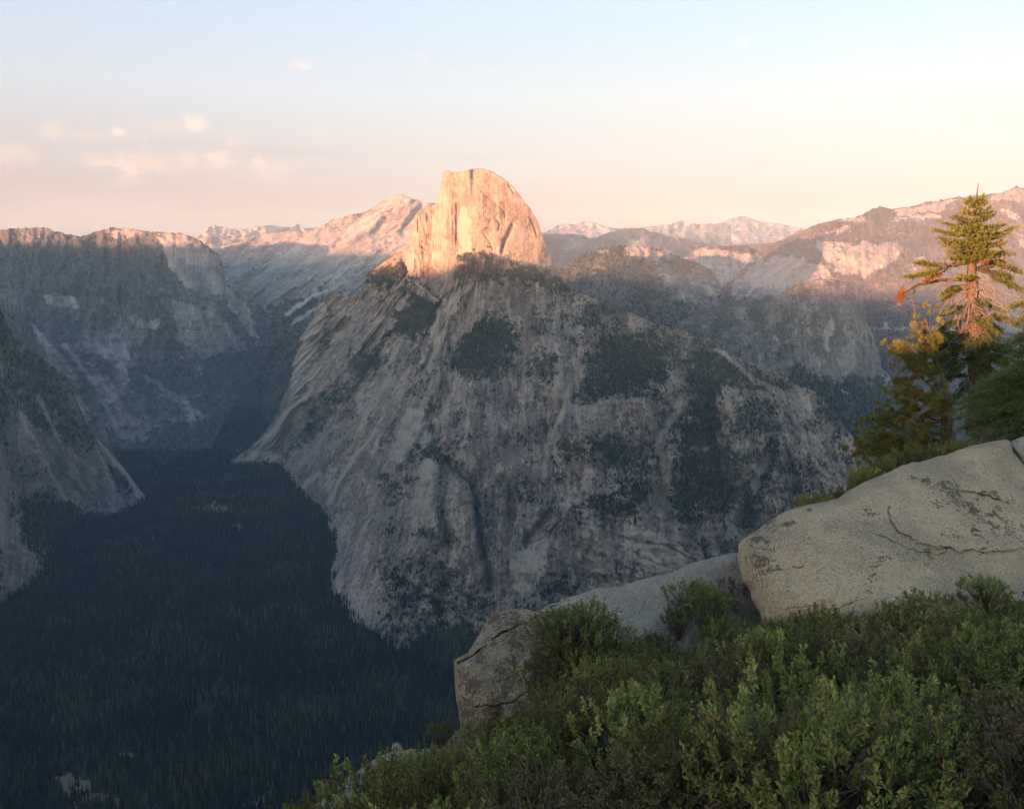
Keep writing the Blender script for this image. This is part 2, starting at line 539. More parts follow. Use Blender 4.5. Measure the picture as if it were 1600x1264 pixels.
c = T.mix(n1, (0.012, 0.016, 0.011), (0.028, 0.034, 0.020))
c = T.mix(T.smooth(T.math('ADD', clr, T.math('MULTIPLY', T.math('SUBTRACT', n2, 0.5), 0.9)), 0.3, 0.8), c, T.mix(n2, (0.09, 0.07, 0.04), (0.24, 0.185, 0.12)))
T.put(b.inputs['Base Color'], c)
mat_floor = m
ys = np.concatenate([[-8300, -6000, -3000, -1000, 200, 800], np.arange(1400, 2600, 14), np.arange(2600, 7600, 40), np.arange(7600, 12000, 400), [14000, 18000, 22000]]).astype(float)
tt = np.linspace(-1, 1, 260)
Y = np.repeat(ys[:, None], len(tt), 1)
inner = np.clip(np.where(np.abs(tt) < 0.9, tt / 0.9, np.sign(tt)), -1, 1) * 0.62
X = inner[None] * np.maximum(Y, 1400)
wing = np.clip((np.abs(tt) - 0.9) / 0.1, 0, 1)[None]
X = X * (1 - wing) + np.sign(tt)[None] * 10900 * wing
Z = floor_z(X, Y)
uu = CX + F_PX * X / np.maximum(Y * CP - Z * SP, 1)
vv = CY - F_PX * (Y * SP + Z * CP) / np.maximum(Y * CP - Z * SP, 1)
wu, wv = warp(uu, vv, 4.0, 0.08)
clear = np.zeros(X.shape)
for poly in CLEAR:
    clear = np.where(inpoly(wu, wv, poly) & (Y > 1000), 1.0, clear)
floor_obj = mesh_obj("valley_floor", np.stack([X, Y, Z], -1), grid_faces(*X.shape), mat_floor, attrs={'clearing': clear.ravel()})
land(floor_obj, "dark forested floor of the deep valley", "valley floor")

# ------------------------------------------------------------------ the massif with the great half dome
MS_TOP = pl([(346, 724), (354, 722), (386, 704), (408, 682), (430, 654), (446, 606), (450, 588), (456, 556), (469, 528), (482, 509), (494, 487), (507, 465), (518, 455),
             (526, 457), (539, 461.5), (551, 466), (558, 462), (564, 455), (570, 439), (577, 427), (589, 417), (608, 403), (630, 391), (633, 386), (637, 382), (643, 366.6), (649, 341), (652.5, 336.5),
             (659, 335), (668, 327), (675, 321), (682.5, 319), (686, 308), (689, 287.5), (692, 270), (697, 267), (703, 268.5), (716, 270), (725, 268), (735, 264.7),
             (747.5, 263), (760, 265), (773, 270), (788.6, 279.6), (801, 292), (807.6, 300), (817, 313), (830, 328.6), (839, 344), (845.6, 363), (852, 382), (861, 404.6),
             (871, 423.5), (879, 441), (887, 449), (899, 457), (925, 465), (939, 469.5), (964, 479), (989, 490), (1018, 503), (1046, 509), (1071, 517), (1090, 526),
             (1122, 544), (1154, 560), (1192, 572), (1214, 582), (1230, 591), (1246, 602), (1265, 607), (1280, 618), (1293, 633), (1309, 652), (1334, 684), (1430, 790)])
MS_BOT = pl([(346, 734), (354, 734), (395, 736), (445, 738), (458, 776), (476, 800), (488, 840), (498, 890), (509, 935), (523, 962), (545, 968), (592, 990), (610, 1018), (640, 1030), (720, 1030), (1430, 1030)])
ms_rbf = rbf([(354, 722, 5280), (395, 719, 5270), (443, 712, 5240), (469, 765, 4530), (500, 790, 4250), (523, 834, 3735), (512, 890, 3230), (510, 916, 3050), (545, 948, 2850),
              (600, 985, 2600), (640, 1000, 2520), (720, 985, 2600), (780, 1010, 2470), (450, 588, 5000), (430, 654, 5200), (386, 704, 5350), (494, 487, 4950), (518, 455, 4900),
              (557, 468, 4800), (577, 430, 4700), (610, 405, 4520), (632, 395, 4380), (520, 560, 4750), (560, 560, 4400), (500, 650, 4650), (480, 710, 4700), (560, 680, 4050), (540, 760, 3900), (560, 860, 3150),
              (600, 600, 4150), (640, 500, 4200), (690, 500, 4000), (640, 650, 3650), (680, 700, 3200), (650, 800, 3000), (620, 900, 2800), (680, 900, 2720), (720, 560, 3650),
              (720, 420, 3800), (780, 410, 3800), (850, 430, 3880), (880, 450, 3900), (950, 475, 3700), (1018, 503, 3500), (1090, 526, 3350), (1154, 560, 3200), (1214, 582, 3100),
              (1265, 609, 3050), (1309, 652, 3000), (1334, 690, 2950), (800, 500, 3650), (900, 520, 3450), (1000, 560, 3200), (1100, 600, 3000), (1200, 640, 2900), (1280, 700, 2820),
              (780, 600, 3350), (900, 640, 3050), (1000, 680, 2900), (1100, 720, 2780), (1200, 760, 2720), (780, 720, 2950), (900, 760, 2780), (1000, 800, 2680), (1100, 850, 2600),
              (1250, 850, 2600), (1400, 850, 2600), (780, 860, 2700), (900, 900, 2600), (1000, 930, 2520), (1400, 1000, 2450)])
DOME_EDGE = [(626, 380), (634, 412), (650, 440), (685, 466), (703, 436), (714, 399), (735, 393), (765, 397), (790, 407), (830, 414), (866, 430), (884, 446)]
DOME_POLY = DOME_EDGE + [(900, 430), (870, 240), (640, 240), (600, 370)]
face_prof = pl([(600, 4390), (633, 4330), (639, 4275), (646, 4228), (660, 4212), (674, 4200), (680, 4185), (688, 4120), (697, 4052), (703, 4044), (714, 4030), (718, 3990), (726, 3925), (733, 3880), (742, 3862), (900, 3860)])


def dome_depth(u, v):
    rt = 235 * (1 - np.sqrt(1 - np.clip((u - 738) / 139.0, 0, 0.995) ** 2))
    up = 150 * (1 - np.sqrt(1 - np.clip((432 - v) / 172.0, 0, 0.995) ** 2))
    w = sstep(u, 726, 742)
    dome = 3858 + rt + up
    # shells, flutes and the long gully on the rounded side
    dome = dome + 8 * fbm(u * 0.030, v * 0.035, octs=3, seed=61) + 1.6 * fbm(u * 0.16, v * 0.12, octs=4, seed=62)
    dome = dome + 22 * np.exp(-(dline(u, v, [(800, 352), (793, 368), (788, 380), (784, 394)]) / 2.6) ** 2)
    for arc in ([(764, 349), (768, 343), (776, 342), (781, 350), (779, 360)], [(756, 366), (764, 376), (770, 390)], [(828, 340), (834, 352), (838, 366)], [(752, 300), (762, 306), (776, 303)], [(795, 290), (803, 302), (812, 304)], [(775, 320), (785, 326), (790, 338)]):
        dome = dome + 10 * np.exp(-(dline(u, v, arc) / 1.5) ** 2)
    face = face_prof(u + 1.2 * fbm(v * 0.02, u * 0.05, octs=2, seed=63)) + 0.45 * up
    face = face + 6 * ridged(u * 0.20, v * 0.012, octs=3, seed=64) + 5 * fbm(u * 0.55, v * 0.07, octs=3, seed=65)
    rough = np.exp(-((u - 662) / 11.0) ** 2)
    face = face + 12 * rough * fbm(u * 0.16, v * 0.12, octs=4, seed=66)
    face = face + 26 * np.exp(-((u - 713.5) / 1.5) ** 2) * sstep(v, 310, 330) * (1 - sstep(v, 372, 384))
    return face * (1 - w) + dome * w


GULLIES = [([(675, 640), (690, 717), (720, 735), (738, 760), (745, 810), (757, 870), (765, 920)], 7, 55), ([(860, 800), (838, 830), (824, 850)], 5, 30),
           ([(1062, 626), (1040, 671), (1028, 700), (1040, 726), (1038, 790)], 9, 30), ([(893, 560), (893, 600), (874, 654), (855, 695), (849, 740)], 8, 28),
           ([(1198, 709), (1179, 762), (1160, 820)], 10, 40), ([(586, 673), (554, 711), (532, 752), (513, 787)], 6, 30), ([(633, 525), (602, 575), (570, 620)], 7, 35),
           ([(713, 430), (695, 500), (668, 575), (640, 640), (600, 700)], 9, 50), ([(545, 565), (515, 615), (480, 690)], 9, 60), ([(610, 520), (560, 610), (520, 690)], 8, 45),
           ([(820, 560), (800, 640), (790, 720), (800, 800)], 9, 30), ([(960, 640), (950, 720), (930, 790)], 9, 28), ([(1110, 620), (1120, 700), (1130, 790)], 10, 34), ([(700, 700), (690, 780), (700, 850)], 7, 34)]
RIBS = [([(700, 560), (660, 640), (625, 720)], 14, 60), ([(690, 700), (668, 740), (670, 820)], 16, 45), ([(860, 560), (880, 640), (900, 720)], 18, 30), ([(1000, 600), (1010, 680)], 18, 30), ([(1140, 600), (1160, 690), (1170, 760)], 20, 36), ([(500, 490), (470, 590), (430, 690)], 14, 60)]


def ms_strike(u, v):
    vv_ = np.maximum(v, 380)
    s = np.where(u < 780, (u - 780) * 560 / (vv_ - 250), (u - 780) * 1700 / (v + 1000))
    return np.where(v < 440, u - 780 + 0 * s, s)


def ms_depth(u, v):
    ins = inpoly(u, v, DOME_POLY)
    sd = np.where(ins, 1, -1) * dline(u, v, DOME_EDGE)
    w = sstep(sd, -5, 4)
    woods = [(440, 764), (462, 770), (498, 799), (523, 840), (513, 885), (509, 918), (516, 946), (460, 960), (420, 800)]
    sw = np.where(inpoly(u, v, woods), 1, -1) * dline(u, v, woods + woods[:1])
    return ms_rbf(u, v) * (1 - w) + dome_depth(u, v) * w + 420 * sstep(sw, -2, 8)


def ms_disp(U, V, S):
    ins = inpoly(U, V, DOME_POLY)
    sd = np.where(ins, 1, -1) * dline(U, V, DOME_EDGE)
    k = 1 - sstep(sd, -10, 0)
    ss = np.where(U < 780, (U - 780) * 560 / (np.maximum(V, 380) - 250), (U - 780) * 1700 / (V + 1000))
    d = -34 * ridged(ss * 0.026, V * 0.011, octs=4, seed=21) - 70 * ridged(ss * 0.0095 + 0.6 * fbm(U * 0.01, V * 0.01, octs=2, seed=25), V * 0.0035, octs=2, seed=26) + 11 * fbm(ss * 0.14, V * 0.045, octs=4, seed=22) + 10 * fbm(U * 0.16, V * 0.16, octs=4, seed=23)
    d = d + 26 * fbm(U * 0.012, V * 0.012, octs=3, seed=24)
    wu_, wv_ = warp(U, V, 6)
    for pts, w, a in GULLIES:
        d = d + 1.6 * a * np.exp(-(dline(wu_, wv_, pts) / (1.15 * w)) ** 2)
    for pts, w, a in RIBS:
        d = d - 1.6 * a * np.exp(-(dline(wu_, wv_, pts) / w) ** 2)
    # overhanging roofs in the lower wall
    for pts, a in (([(905, 818), (940, 824), (965, 838), (1010, 848), (1046, 853), (1075, 872), (1095, 880)], 14), ([(838, 858), (856, 842), (866, 822), (880, 812), (905, 818)], 16), ([(990, 862), (1010, 872), (1032, 884), (1056, 882)], 12)):
        dl = dline(U, V, pts)
        d = d + a * np.exp(-(dl / 2.2) ** 2)
    return d * k


def ms_veg(U, V, S):
    v = 0.27 + 0.20 * fbm(S * 0.03, V * 0.02, octs=4, seed=31) + 0.16 * fbm(U * 0.02, V * 0.06, octs=3, seed=32)
    v = v + 0.13 * sstep(U, 780, 900) * (1 - sstep(V, 900, 1000)) - 0.10 * (1 - sstep(U, 480, 640))
    v = v - 0.18 * sstep(V, 800, 830) * sstep(U, 780, 800) * (1 - sstep(U, 1080, 1120))
    v = v + 0.12 * sstep(V, 880, 960) * (1 - sstep(U, 760, 800))
    return np.where(inpoly(U, V, DOME_POLY), 0.0, v)


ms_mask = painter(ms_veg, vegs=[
    ([(714, 400), (735, 394), (765, 398), (790, 408), (830, 415), (868, 430), (880, 443), (850, 447), (800, 440), (765, 432), (740, 425), (725, 416)], 0.85),
    ([(577, 430), (600, 416), (628, 413), (636, 424), (630, 440), (612, 448), (596, 458), (580, 446)], 0.97),
    ([(632, 440), (650, 442), (668, 455), (686, 468), (682, 490), (664, 520), (640, 528), (612, 522), (618, 496), (640, 468)], 0.95),
    ([(700, 562), (735, 520), (760, 496), (800, 502), (808, 530), (800, 565), (770, 580), (720, 580)], 0.85), ([(820, 556), (866, 552), (866, 572), (824, 572)], 0.8),
    ([(905, 615), (925, 560), (955, 530), (1000, 525), (1040, 545), (1035, 590), (1000, 605), (960, 622)], 0.85),
    ([(1075, 540), (1110, 545), (1150, 570), (1200, 590), (1217, 602), (1180, 602), (1150, 592), (1120, 612), (1095, 640), (1078, 600)], 0.85),
    ([(1085, 605), (1110, 622), (1120, 680), (1150, 720), (1160, 760), (1130, 800), (1080, 832), (1050, 802), (1055, 740), (1065, 690)], 0.68),
    ([(1205, 690), (1200, 740), (1190, 780), (1170, 815), (1163, 790), (1180, 740)], 0.8), ([(880, 690), (950, 686), (1025, 694), (1010, 725), (940, 722), (890, 712)], 0.68),
    ([(926, 780), (1008, 778), (1000, 806), (940, 810)], 0.72), ([(836, 910), (880, 905), (902, 915), (890, 935), (850, 935)], 0.8), ([(600, 890), (700, 880), (760, 930), (740, 970), (640, 960), (600, 940)], 0.50),
    ([(545, 560), (520, 600), (490, 640), (470, 680), (446, 712), (480, 690), (520, 650), (560, 600), (598, 560), (590, 545)], 0.66), ([(600, 748), (640, 752), (636, 780), (606, 790)], 0.62),
    ([(652, 700), (690, 692), (702, 712), (668, 716)], 0.72), ([(460, 770), (498, 797), (525, 838), (515, 885), (511, 918), (522, 942), (500, 950), (480, 850)], 0.98), ([(660, 985), (720, 975), (760, 1000), (700, 1030), (640, 1025)], 0.95),
    ([(460, 730), (500, 735), (470, 765)], 0.4), ([(805, 930), (870, 940), (860, 990), (790, 985)], 0.6)],
    pales=[([(716, 325), (731, 325), (736, 396), (717, 396)], 0.95), ([(682, 300), (692, 272), (699, 268), (699, 340), (696, 400), (676, 420), (676, 350)], 0.62), ([(634, 411), (642, 368), (650, 343), (653, 400), (640, 425)], 0.65),  # sunlit strips of the dome face painted paler, the yellow one most
           ([(713, 430), (724, 455), (704, 499), (690, 534), (671, 575), (656, 569), (668, 534), (681, 480), (700, 449)], 0.9),
           ([(507, 467), (494, 490), (470, 530), (453, 590), (442, 640), (402, 700), (358, 722), (395, 718), (440, 690), (468, 650), (488, 600), (498, 540), (513, 490)], 0.9),
           ([(637, 641), (668, 632), (688, 663), (684, 689), (646, 692), (621, 727), (608, 717)], 0.62), ([(660, 715), (685, 722), (692, 770), (680, 828), (655, 820), (650, 760)], 0.66),
           ([(798, 872), (830, 850), (862, 832), (852, 880), (836, 910), (825, 935), (805, 915)], 0.85), ([(970, 830), (1010, 826), (1062, 852), (1092, 876), (1040, 890), (1000, 878)], 0.7),
           ([(985, 828), (1008, 826), (1010, 842), (988, 842)], 0.95), ([(876, 565), (902, 560), (896, 615), (870, 650), (862, 620)], 0.42), ([(560, 600), (605, 590), (640, 600), (600, 650), (560, 650)], 0.30),
           ([(900, 830), (960, 850), (950, 900), (900, 890)], 0.4), ([(880, 640), (960, 622), (975, 650), (905, 660)], 0.35), ([(600, 430), (646, 445), (680, 470), (676, 476), (640, 455)], 0.4)],
    pale_lines=[([(893, 600), (874, 654), (855, 695), (849, 733)], 4.5, 0.95), ([(1062, 626), (1040, 671), (1027, 696), (1040, 724), (1037, 781)], 6, 0.9), ([(1198, 709), (1179, 762)], 6, 0.8),
                ([(586, 673), (554, 711), (532, 752), (513, 787)], 4, 0.85), ([(526, 663), (469, 727)], 4, 0.7), ([(500, 736), (469, 765)], 5, 0.8), ([(633, 525), (602, 575)], 4, 0.7), ([(542, 569), (510, 620)], 3, 0.5),
                ([(1122, 546), (1160, 580), (1215, 612)], 4, 0.2), ([(634, 436), (652, 447), (684, 469)], 2.5, 0.9), ([(760, 620), (700, 640), (660, 700)], 3, 0.3), ([(790, 870), (780, 960)], 4, 0.4)],
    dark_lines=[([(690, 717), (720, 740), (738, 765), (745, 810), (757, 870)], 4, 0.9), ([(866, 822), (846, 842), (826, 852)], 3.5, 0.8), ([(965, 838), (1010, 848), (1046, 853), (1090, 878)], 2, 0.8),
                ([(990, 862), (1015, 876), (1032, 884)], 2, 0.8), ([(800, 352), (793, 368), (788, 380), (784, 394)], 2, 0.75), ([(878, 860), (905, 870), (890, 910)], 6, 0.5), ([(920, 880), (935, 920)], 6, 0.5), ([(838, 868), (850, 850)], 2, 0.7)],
    base_pale=lambda U, V, S: np.where(inpoly(U, V, DOME_POLY), np.where(U > 734, 0.36, 0.30) + 0.24 * fbm(U * 0.10, V * 0.04, octs=3, seed=33), 0.0),  # dome rock made paler to stand in for stronger sun
    stains_and_shade=[([(699, 285), (712, 290), (716, 330), (714, 420), (700, 420), (703, 350)], 0.42), ([(655, 338), (672, 328), (676, 380), (674, 425), (652, 425), (650, 380)], 0.30), ([(878, 862), (905, 858), (900, 905), (880, 905)], 0.45)])  # first strip also paints shade on the facet turned from the sun
ms_us = np.concatenate([np.arange(346, 575, 2.0), np.arange(575, 886, 1.0), np.arange(886, 1432, 2.0)])
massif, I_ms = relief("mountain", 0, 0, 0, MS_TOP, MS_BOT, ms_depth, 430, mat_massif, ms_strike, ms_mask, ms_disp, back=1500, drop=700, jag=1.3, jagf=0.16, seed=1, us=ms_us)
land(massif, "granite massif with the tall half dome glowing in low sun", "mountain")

# ------------------------------------------------------------------ cliffs on the near left side of the valley
NL_TOP = pl([(-120, 400), (0, 481), (6, 497), (19, 525), (40, 545), (70, 562), (95, 585), (108, 600), (127, 641), (149, 682), (168, 701), (190, 727), (209, 752), (236, 788)])
NL_BOT = pl([(-120, 1060), (0, 975), (30, 950), (60, 915), (75, 900), (100, 830), (185, 835), (236, 800)])
nl_rbf = rbf([(0, 945, 2850), (60, 890, 3180), (40, 800, 3700), (110, 795, 3950), (180, 815, 3950), (236, 790, 4250), (200, 740, 4350), (150, 682, 4380), (108, 600, 4350), (60, 560, 4250), (0, 481, 3900),
              (0, 700, 3450), (60, 700, 3800), (120, 720, 4050), (0, 820, 3150), (-120, 700, 3100), (-120, 1000, 2500), (-120, 450, 3500)])
nl_strike = lambda u, v: (u - 60) - 0.42 * (v - 600) * sstep(u, 20, 90)


def nl_disp(U, V, S):
    return -40 * ridged(S * 0.03, V * 0.006, octs=4, seed=71) + 16 * fbm(S * 0.13, V * 0.03, octs=4, seed=72) + 10 * fbm(U * 0.15, V * 0.15, octs=4, seed=73)


nl_mask = painter(lambda U, V, S: 0.42 + 0.28 * fbm(S * 0.03, V * 0.016, octs=4, seed=74) + 0.14 * sstep(120 - U, 0, 60) * (1 - sstep(V, 620, 680)),
                  vegs=[([(20, 545), (90, 585), (115, 650), (110, 700), (60, 680), (20, 640)], 0.7), ([(34, 780), (70, 772), (130, 800), (110, 850), (60, 850), (36, 820)], 0.97), ([(110, 800), (190, 815), (240, 790), (250, 850), (100, 850)], 0.97)],
                  pales=[([(0, 820), (30, 800), (34, 850), (66, 882), (46, 920), (0, 945)], 0.3)],
                  pale_lines=[([(30, 645), (60, 700), (85, 750), (105, 785)], 4, 0.7), ([(138, 655), (165, 700), (200, 745), (226, 780)], 5, 0.75), ([(150, 700), (175, 760), (182, 805)], 4, 0.5), ([(60, 620), (95, 690)], 4, 0.5), ([(0, 700), (8, 780), (4, 850)], 4, 0.5), ([(155, 690), (185, 708), (214, 724)], 3, 0.8)])
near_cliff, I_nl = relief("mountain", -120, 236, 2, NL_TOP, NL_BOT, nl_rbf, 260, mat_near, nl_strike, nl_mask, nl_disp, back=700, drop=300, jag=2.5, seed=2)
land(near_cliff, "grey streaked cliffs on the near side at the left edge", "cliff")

# ------------------------------------------------------------------ domed ridge beyond the valley on the left
NR_TOP = pl([(-160, 372), (0, 359), (28, 357.6), (57, 355), (73, 356), (84, 361), (100, 365), (127, 369), (139, 366.5), (158, 360), (177, 356), (196, 357), (215, 360), (234, 362), (247, 364), (269, 363.5), (285, 364.5),
             (299, 369), (313, 377), (329, 388), (342, 399), (348, 411), (352, 440), (367, 452), (386, 462), (408, 478), (421, 497), (436, 520)])
NR_BOT = pl([(-160, 760), (0, 740), (330, 700), (360, 640), (400, 590), (436, 560)])
nr_rbf = rbf([(0, 360, 7300), (180, 357, 7300), (285, 364, 7000), (345, 410, 7000), (352, 450, 6980), (421, 500, 7100), (436, 540, 7000), (0, 430, 6900), (100, 450, 6700), (200, 430, 6800), (300, 420, 6780), (310, 470, 6700),
              (0, 540, 5900), (100, 560, 6000), (200, 560, 6200), (300, 540, 6450), (380, 540, 6700), (100, 680, 5700), (200, 650, 5900), (320, 630, 6200), (330, 700, 5650), (-160, 400, 7200), (-160, 700, 5300), (400, 590, 6800)])
nr_strike = lambda u, v: np.where(u < 260, (u - 100) - 0.55 * (v - 560) * sstep(v, 500, 600), (u - 260) - 0.35 * np.maximum(v - 440, 0) + 160)


def nr_disp(U, V, S):
    k = 1 - 0.75 * np.exp(-(((U - 300) / 45) ** 2 + ((V - 420) / 45) ** 2))
    return k * (-70 * ridged(S * 0.022, V * 0.010, octs=4, seed=81) + 30 * fbm(S * 0.1, V * 0.04, octs=4, seed=82) + 20 * fbm(U * 0.12, V * 0.14, octs=4, seed=83))


nr_mask = painter(lambda U, V, S: 0.62 + 0.22 * fbm(U * 0.02, V * 0.03, octs=4, seed=84) - 0.18 * sstep(V, 560, 600) + 0.2 * fbm(S * 0.05, V * 0.02, octs=3, seed=85) * sstep(V, 540, 580),
                  vegs=[([(0, 380), (240, 370), (280, 440), (230, 480), (60, 470), (0, 440)], 0.82), ([(0, 470), (60, 500), (60, 530), (20, 520), (0, 490)], 0.95), ([(210, 560), (300, 565), (330, 620), (260, 610), (200, 620)], 0.85), ([(330, 560), (436, 520), (436, 570), (340, 690), (300, 640)], 0.95), ([(-160, 690), (60, 700), (150, 690), (220, 690), (262, 664), (325, 654), (345, 640), (345, 760), (-160, 790)], 0.98), ([(360, 470), (400, 490), (436, 540), (380, 530), (350, 480)], 0.75)],
                  pales=[([(247, 372), (285, 368), (300, 372), (318, 385), (342, 402), (350, 440), (348, 462), (318, 456), (290, 446), (268, 420)], 0.45), ([(352, 444), (385, 480), (405, 535), (375, 505), (352, 465)], 0.35), ([(130, 535), (200, 535), (205, 560), (160, 562)], 0.3), ([(62, 460), (115, 462), (125, 478), (80, 480)], 0.3),
                         ([(160, 362), (196, 358), (240, 364), (210, 370), (190, 378)], 0.25), ([(248, 366), (298, 368), (290, 373), (256, 371)], 0.25), ([(270, 470), (330, 480), (390, 545), (320, 560), (280, 530)], 0.25), ([(205, 500), (250, 500), (250, 512), (210, 512)], 0.25)],
                  pale_lines=[([(50, 510), (100, 570), (125, 640)], 5, 0.4), ([(100, 540), (150, 600), (190, 680)], 4, 0.4), ([(150, 590), (190, 640), (220, 680)], 4, 0.4), ([(230, 590), (300, 640), (322, 650)], 5, 0.3)], amp=8)
north_ridge, I_nr = relief("mountain", -160, 436, 2, NR_TOP, NR_BOT, nr_rbf, 220, mat_north, nr_strike, nr_mask, nr_disp, back=1500, drop=500, jag=1.4, jagf=0.2, seed=3)
land(north_ridge, "blue shaded wooded ridge with a rounded granite dome end", "mountain")

# ------------------------------------------------------------------ long bare granite peak left of the half dome
CR_TOP = pl([(290, 400), (330, 388), (380, 376), (420, 366), (450, 360), (480, 362), (491, 359), (516, 346), (545, 336.5), (567, 333), (583, 324), (599, 314), (618, 305.5), (627, 304), (633, 305), (640, 309), (656, 315), (668, 317.5), (678, 316), (690, 322), (760, 360), (860, 430)])
CR_BOT = pl([(290, 520), (384, 556), (396, 596), (412, 650), (430, 668), (860, 668)])
cr_rbf = rbf([(627, 304, 8400), (680, 318, 8300), (545, 337, 8700), (450, 360, 9000), (330, 390, 9000), (620, 360, 8000), (560, 380, 7900), (480, 400, 8000), (400, 410, 8200), (600, 420, 7500), (540, 430, 7300), (480, 450, 7300), (420, 480, 7400), (560, 470, 6900), (460, 500, 6900), (400, 530, 7000), (700, 400, 7600), (860, 430, 7600), (860, 660, 6200), (430, 600, 6650), (430, 660, 6350), (290, 400, 9200), (290, 520, 7600)])
cr_strike = lambda u, v: (u + 1.25 * (v - 300)) * 0.75


def cr_disp(U, V, S):
    d = -90 * ridged(S * 0.028, (U - V) * 0.006, octs=4, seed=91) + 36 * fbm(S * 0.11, (U - V) * 0.02, octs=4, seed=92) + 14 * fbm(U * 0.15, V * 0.15, octs=3, seed=93)
    for pts in ([(660, 318), (640, 345), (628, 362)], [(615, 330), (595, 352), (585, 365)]):
        d = d + 90 * np.exp(-(dline(U, V, pts) / 5) ** 2)
    return d


cr_mask = painter(lambda U, V, S: 0.20 + 0.25 * fbm(S * 0.05, (U - V) * 0.012, octs=4, seed=94) + 0.45 * sstep(V + 0.3 * U, 620, 680),
                  vegs=[([(440, 470), (500, 450), (570, 460), (560, 520), (420, 540), (410, 500)], 0.85), ([(500, 352), (545, 337), (570, 333), (560, 340), (520, 356)], 0.7), ([(380, 510), (420, 505), (470, 498), (520, 540), (520, 680), (380, 680)], 0.97), ([(600, 420), (560, 440), (570, 452), (610, 432)], 0.4)],
                  pale_lines=[([(540, 440), (490, 465), (445, 490)], 3, 0.8), ([(560, 452), (500, 480), (455, 505)], 3, 0.5)], base_pale=lambda U, V, S: 0.25 + 0.2 * fbm(S * 0.04, V * 0.01, octs=3, seed=95))
granite_peak, I_cr = relief("mountain", 290, 860, 2, CR_TOP, CR_BOT, cr_rbf, 150, mat_slab, cr_strike, cr_mask, cr_disp, back=2500, drop=600, jag=1.2, jagf=0.15, seed=4)
land(granite_peak, "long bare granite peak behind the half dome, pink along its top", "mountain")

# ------------------------------------------------------------------ snowy looking high country on the horizon
FL_TOP = pl([(180, 372), (290, 372), (307, 370), (320, 361), (329, 352), (345, 354), (361, 358), (380, 358), (399, 354), (427, 352), (456, 356), (465, 350), (475, 356), (500, 356), (560, 362), (620, 370), (700, 380), (830, 368), (850, 364), (860, 358.6), (872, 352), (885, 351), (900, 351),
             (916, 346), (932, 349), (948, 355.5), (961, 357), (983, 356), (1014, 354), (1033, 351), (1046, 351), (1065, 344), (1078, 349), (1103, 351), (1128, 349), (1144, 341), (1158, 336.5), (1173, 341), (1192, 347.6), (1214, 349), (1236, 354), (1255, 358), (1300, 362), (1420, 362)])
fl_rbf = rbf([(180, 372, 15000), (400, 354, 15000), (600, 370, 16000), (900, 350, 16500), (1158, 338, 17500), (1400, 362, 17500), (180, 430, 11000), (400, 420, 11500), (600, 430, 13000), (900, 410, 13000), (1158, 410, 13500), (1400, 430, 13500)])


def fl_disp(U, V, S):
    return -300 * ridged(U * 0.035, V * 0.05, octs=4, seed=101) + 160 * fbm(U * 0.12, V * 0.14, octs=4, seed=102)


fl_mask = painter(lambda U, V, S: 0.22 + 0.45 * fbm(U * 0.045, V * 0.08, octs=4, seed=103) + 0.50 * sstep(V, 362, 392) + 0.02 * 0, amp=5)
high_country, I_fl = relief("mountains", 180, 1420, 2.5, FL_TOP, pl([(180, 440), (1420, 460)]), fl_rbf, 60, mat_far, lambda u, v: u * 0.6, fl_mask, fl_disp, back=4000, drop=500, jag=1.2, jagf=0.12, seed=5)
land(high_country, "distant pale mountain chain along the horizon", "mountains")

# ------------------------------------------------------------------ rolling hills right of the dome
MH_TOP = pl([(800, 372), (850, 366), (856, 366), (897, 365.5), (929, 373), (945, 366), (957, 362), (976, 357.5), (1002, 357), (1021, 363), (1046, 370), (1071, 373), (1090, 379), (1130, 384), (1200, 380), (1300, 372)])
mh_rbf = rbf([(800, 372, 10500), (930, 372, 10500), (990, 357, 10800), (1090, 379, 11000), (1300, 372, 11500), (800, 450, 7800), (930, 440, 8200), (1000, 430, 8400), (1090, 430, 8800), (1300, 440, 9000)])
mh_disp = lambda U, V, S: -170 * ridged(U * 0.025, V * 0.03, octs=3, seed=111) + 60 * fbm(U * 0.12, V * 0.14, octs=4, seed=112)
mh_mask = painter(lambda U, V, S: 0.66 + 0.25 * fbm(U * 0.03, V * 0.06, octs=4, seed=113), pales=[([(980, 376), (1004, 374), (1010, 380), (985, 382)], 0.4)])
far_hills, I_mh = relief("hills", 800, 1300, 2.5, MH_TOP, pl([(800, 470), (1300, 480)]), mh_rbf, 60, mat_hill, lambda u, v: u * 0.6, mh_mask, mh_disp, back=2500, drop=500, jag=0.9, jagf=0.15, seed=6)
land(far_hills, "hazy blue wooded hills below the distant chain", "hills")

SH_TOP = pl([(1050, 412), (1071.5, 401), (1084, 392), (1100, 385.6), (1119, 384), (1150, 384), (1170, 385.6), (1182, 391), (1190, 398), (1205, 410), (1240, 440)])
sh_rbf = rbf([(1060, 405, 8000), (1119, 384, 7680), (1185, 392, 7680), (1240, 440, 7800), (1100, 410, 7500), (1150, 410, 7450), (1180, 420, 7500), (1120, 450, 7100), (1180, 480, 7000), (1060, 450, 7200)])
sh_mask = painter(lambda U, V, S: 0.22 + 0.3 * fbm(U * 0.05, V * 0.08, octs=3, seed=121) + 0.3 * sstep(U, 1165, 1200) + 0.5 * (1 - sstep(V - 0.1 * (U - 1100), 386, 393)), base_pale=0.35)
sh_disp = lambda U, V, S: -40 * ridged(U * 0.05, V * 0.02, octs=3, seed=122) + 22 * fbm(U * 0.14, V * 0.12, octs=3, seed=123)
bare_dome, I_sh = relief("mountain", 1050, 1240, 2, SH_TOP, pl([(1050, 500), (1240, 520)]), sh_rbf, 70, mat_slab, lambda u, v: u * 0.8, sh_mask, sh_disp, back=1200, drop=400, jag=0.8, jagf=0.2, seed=7)
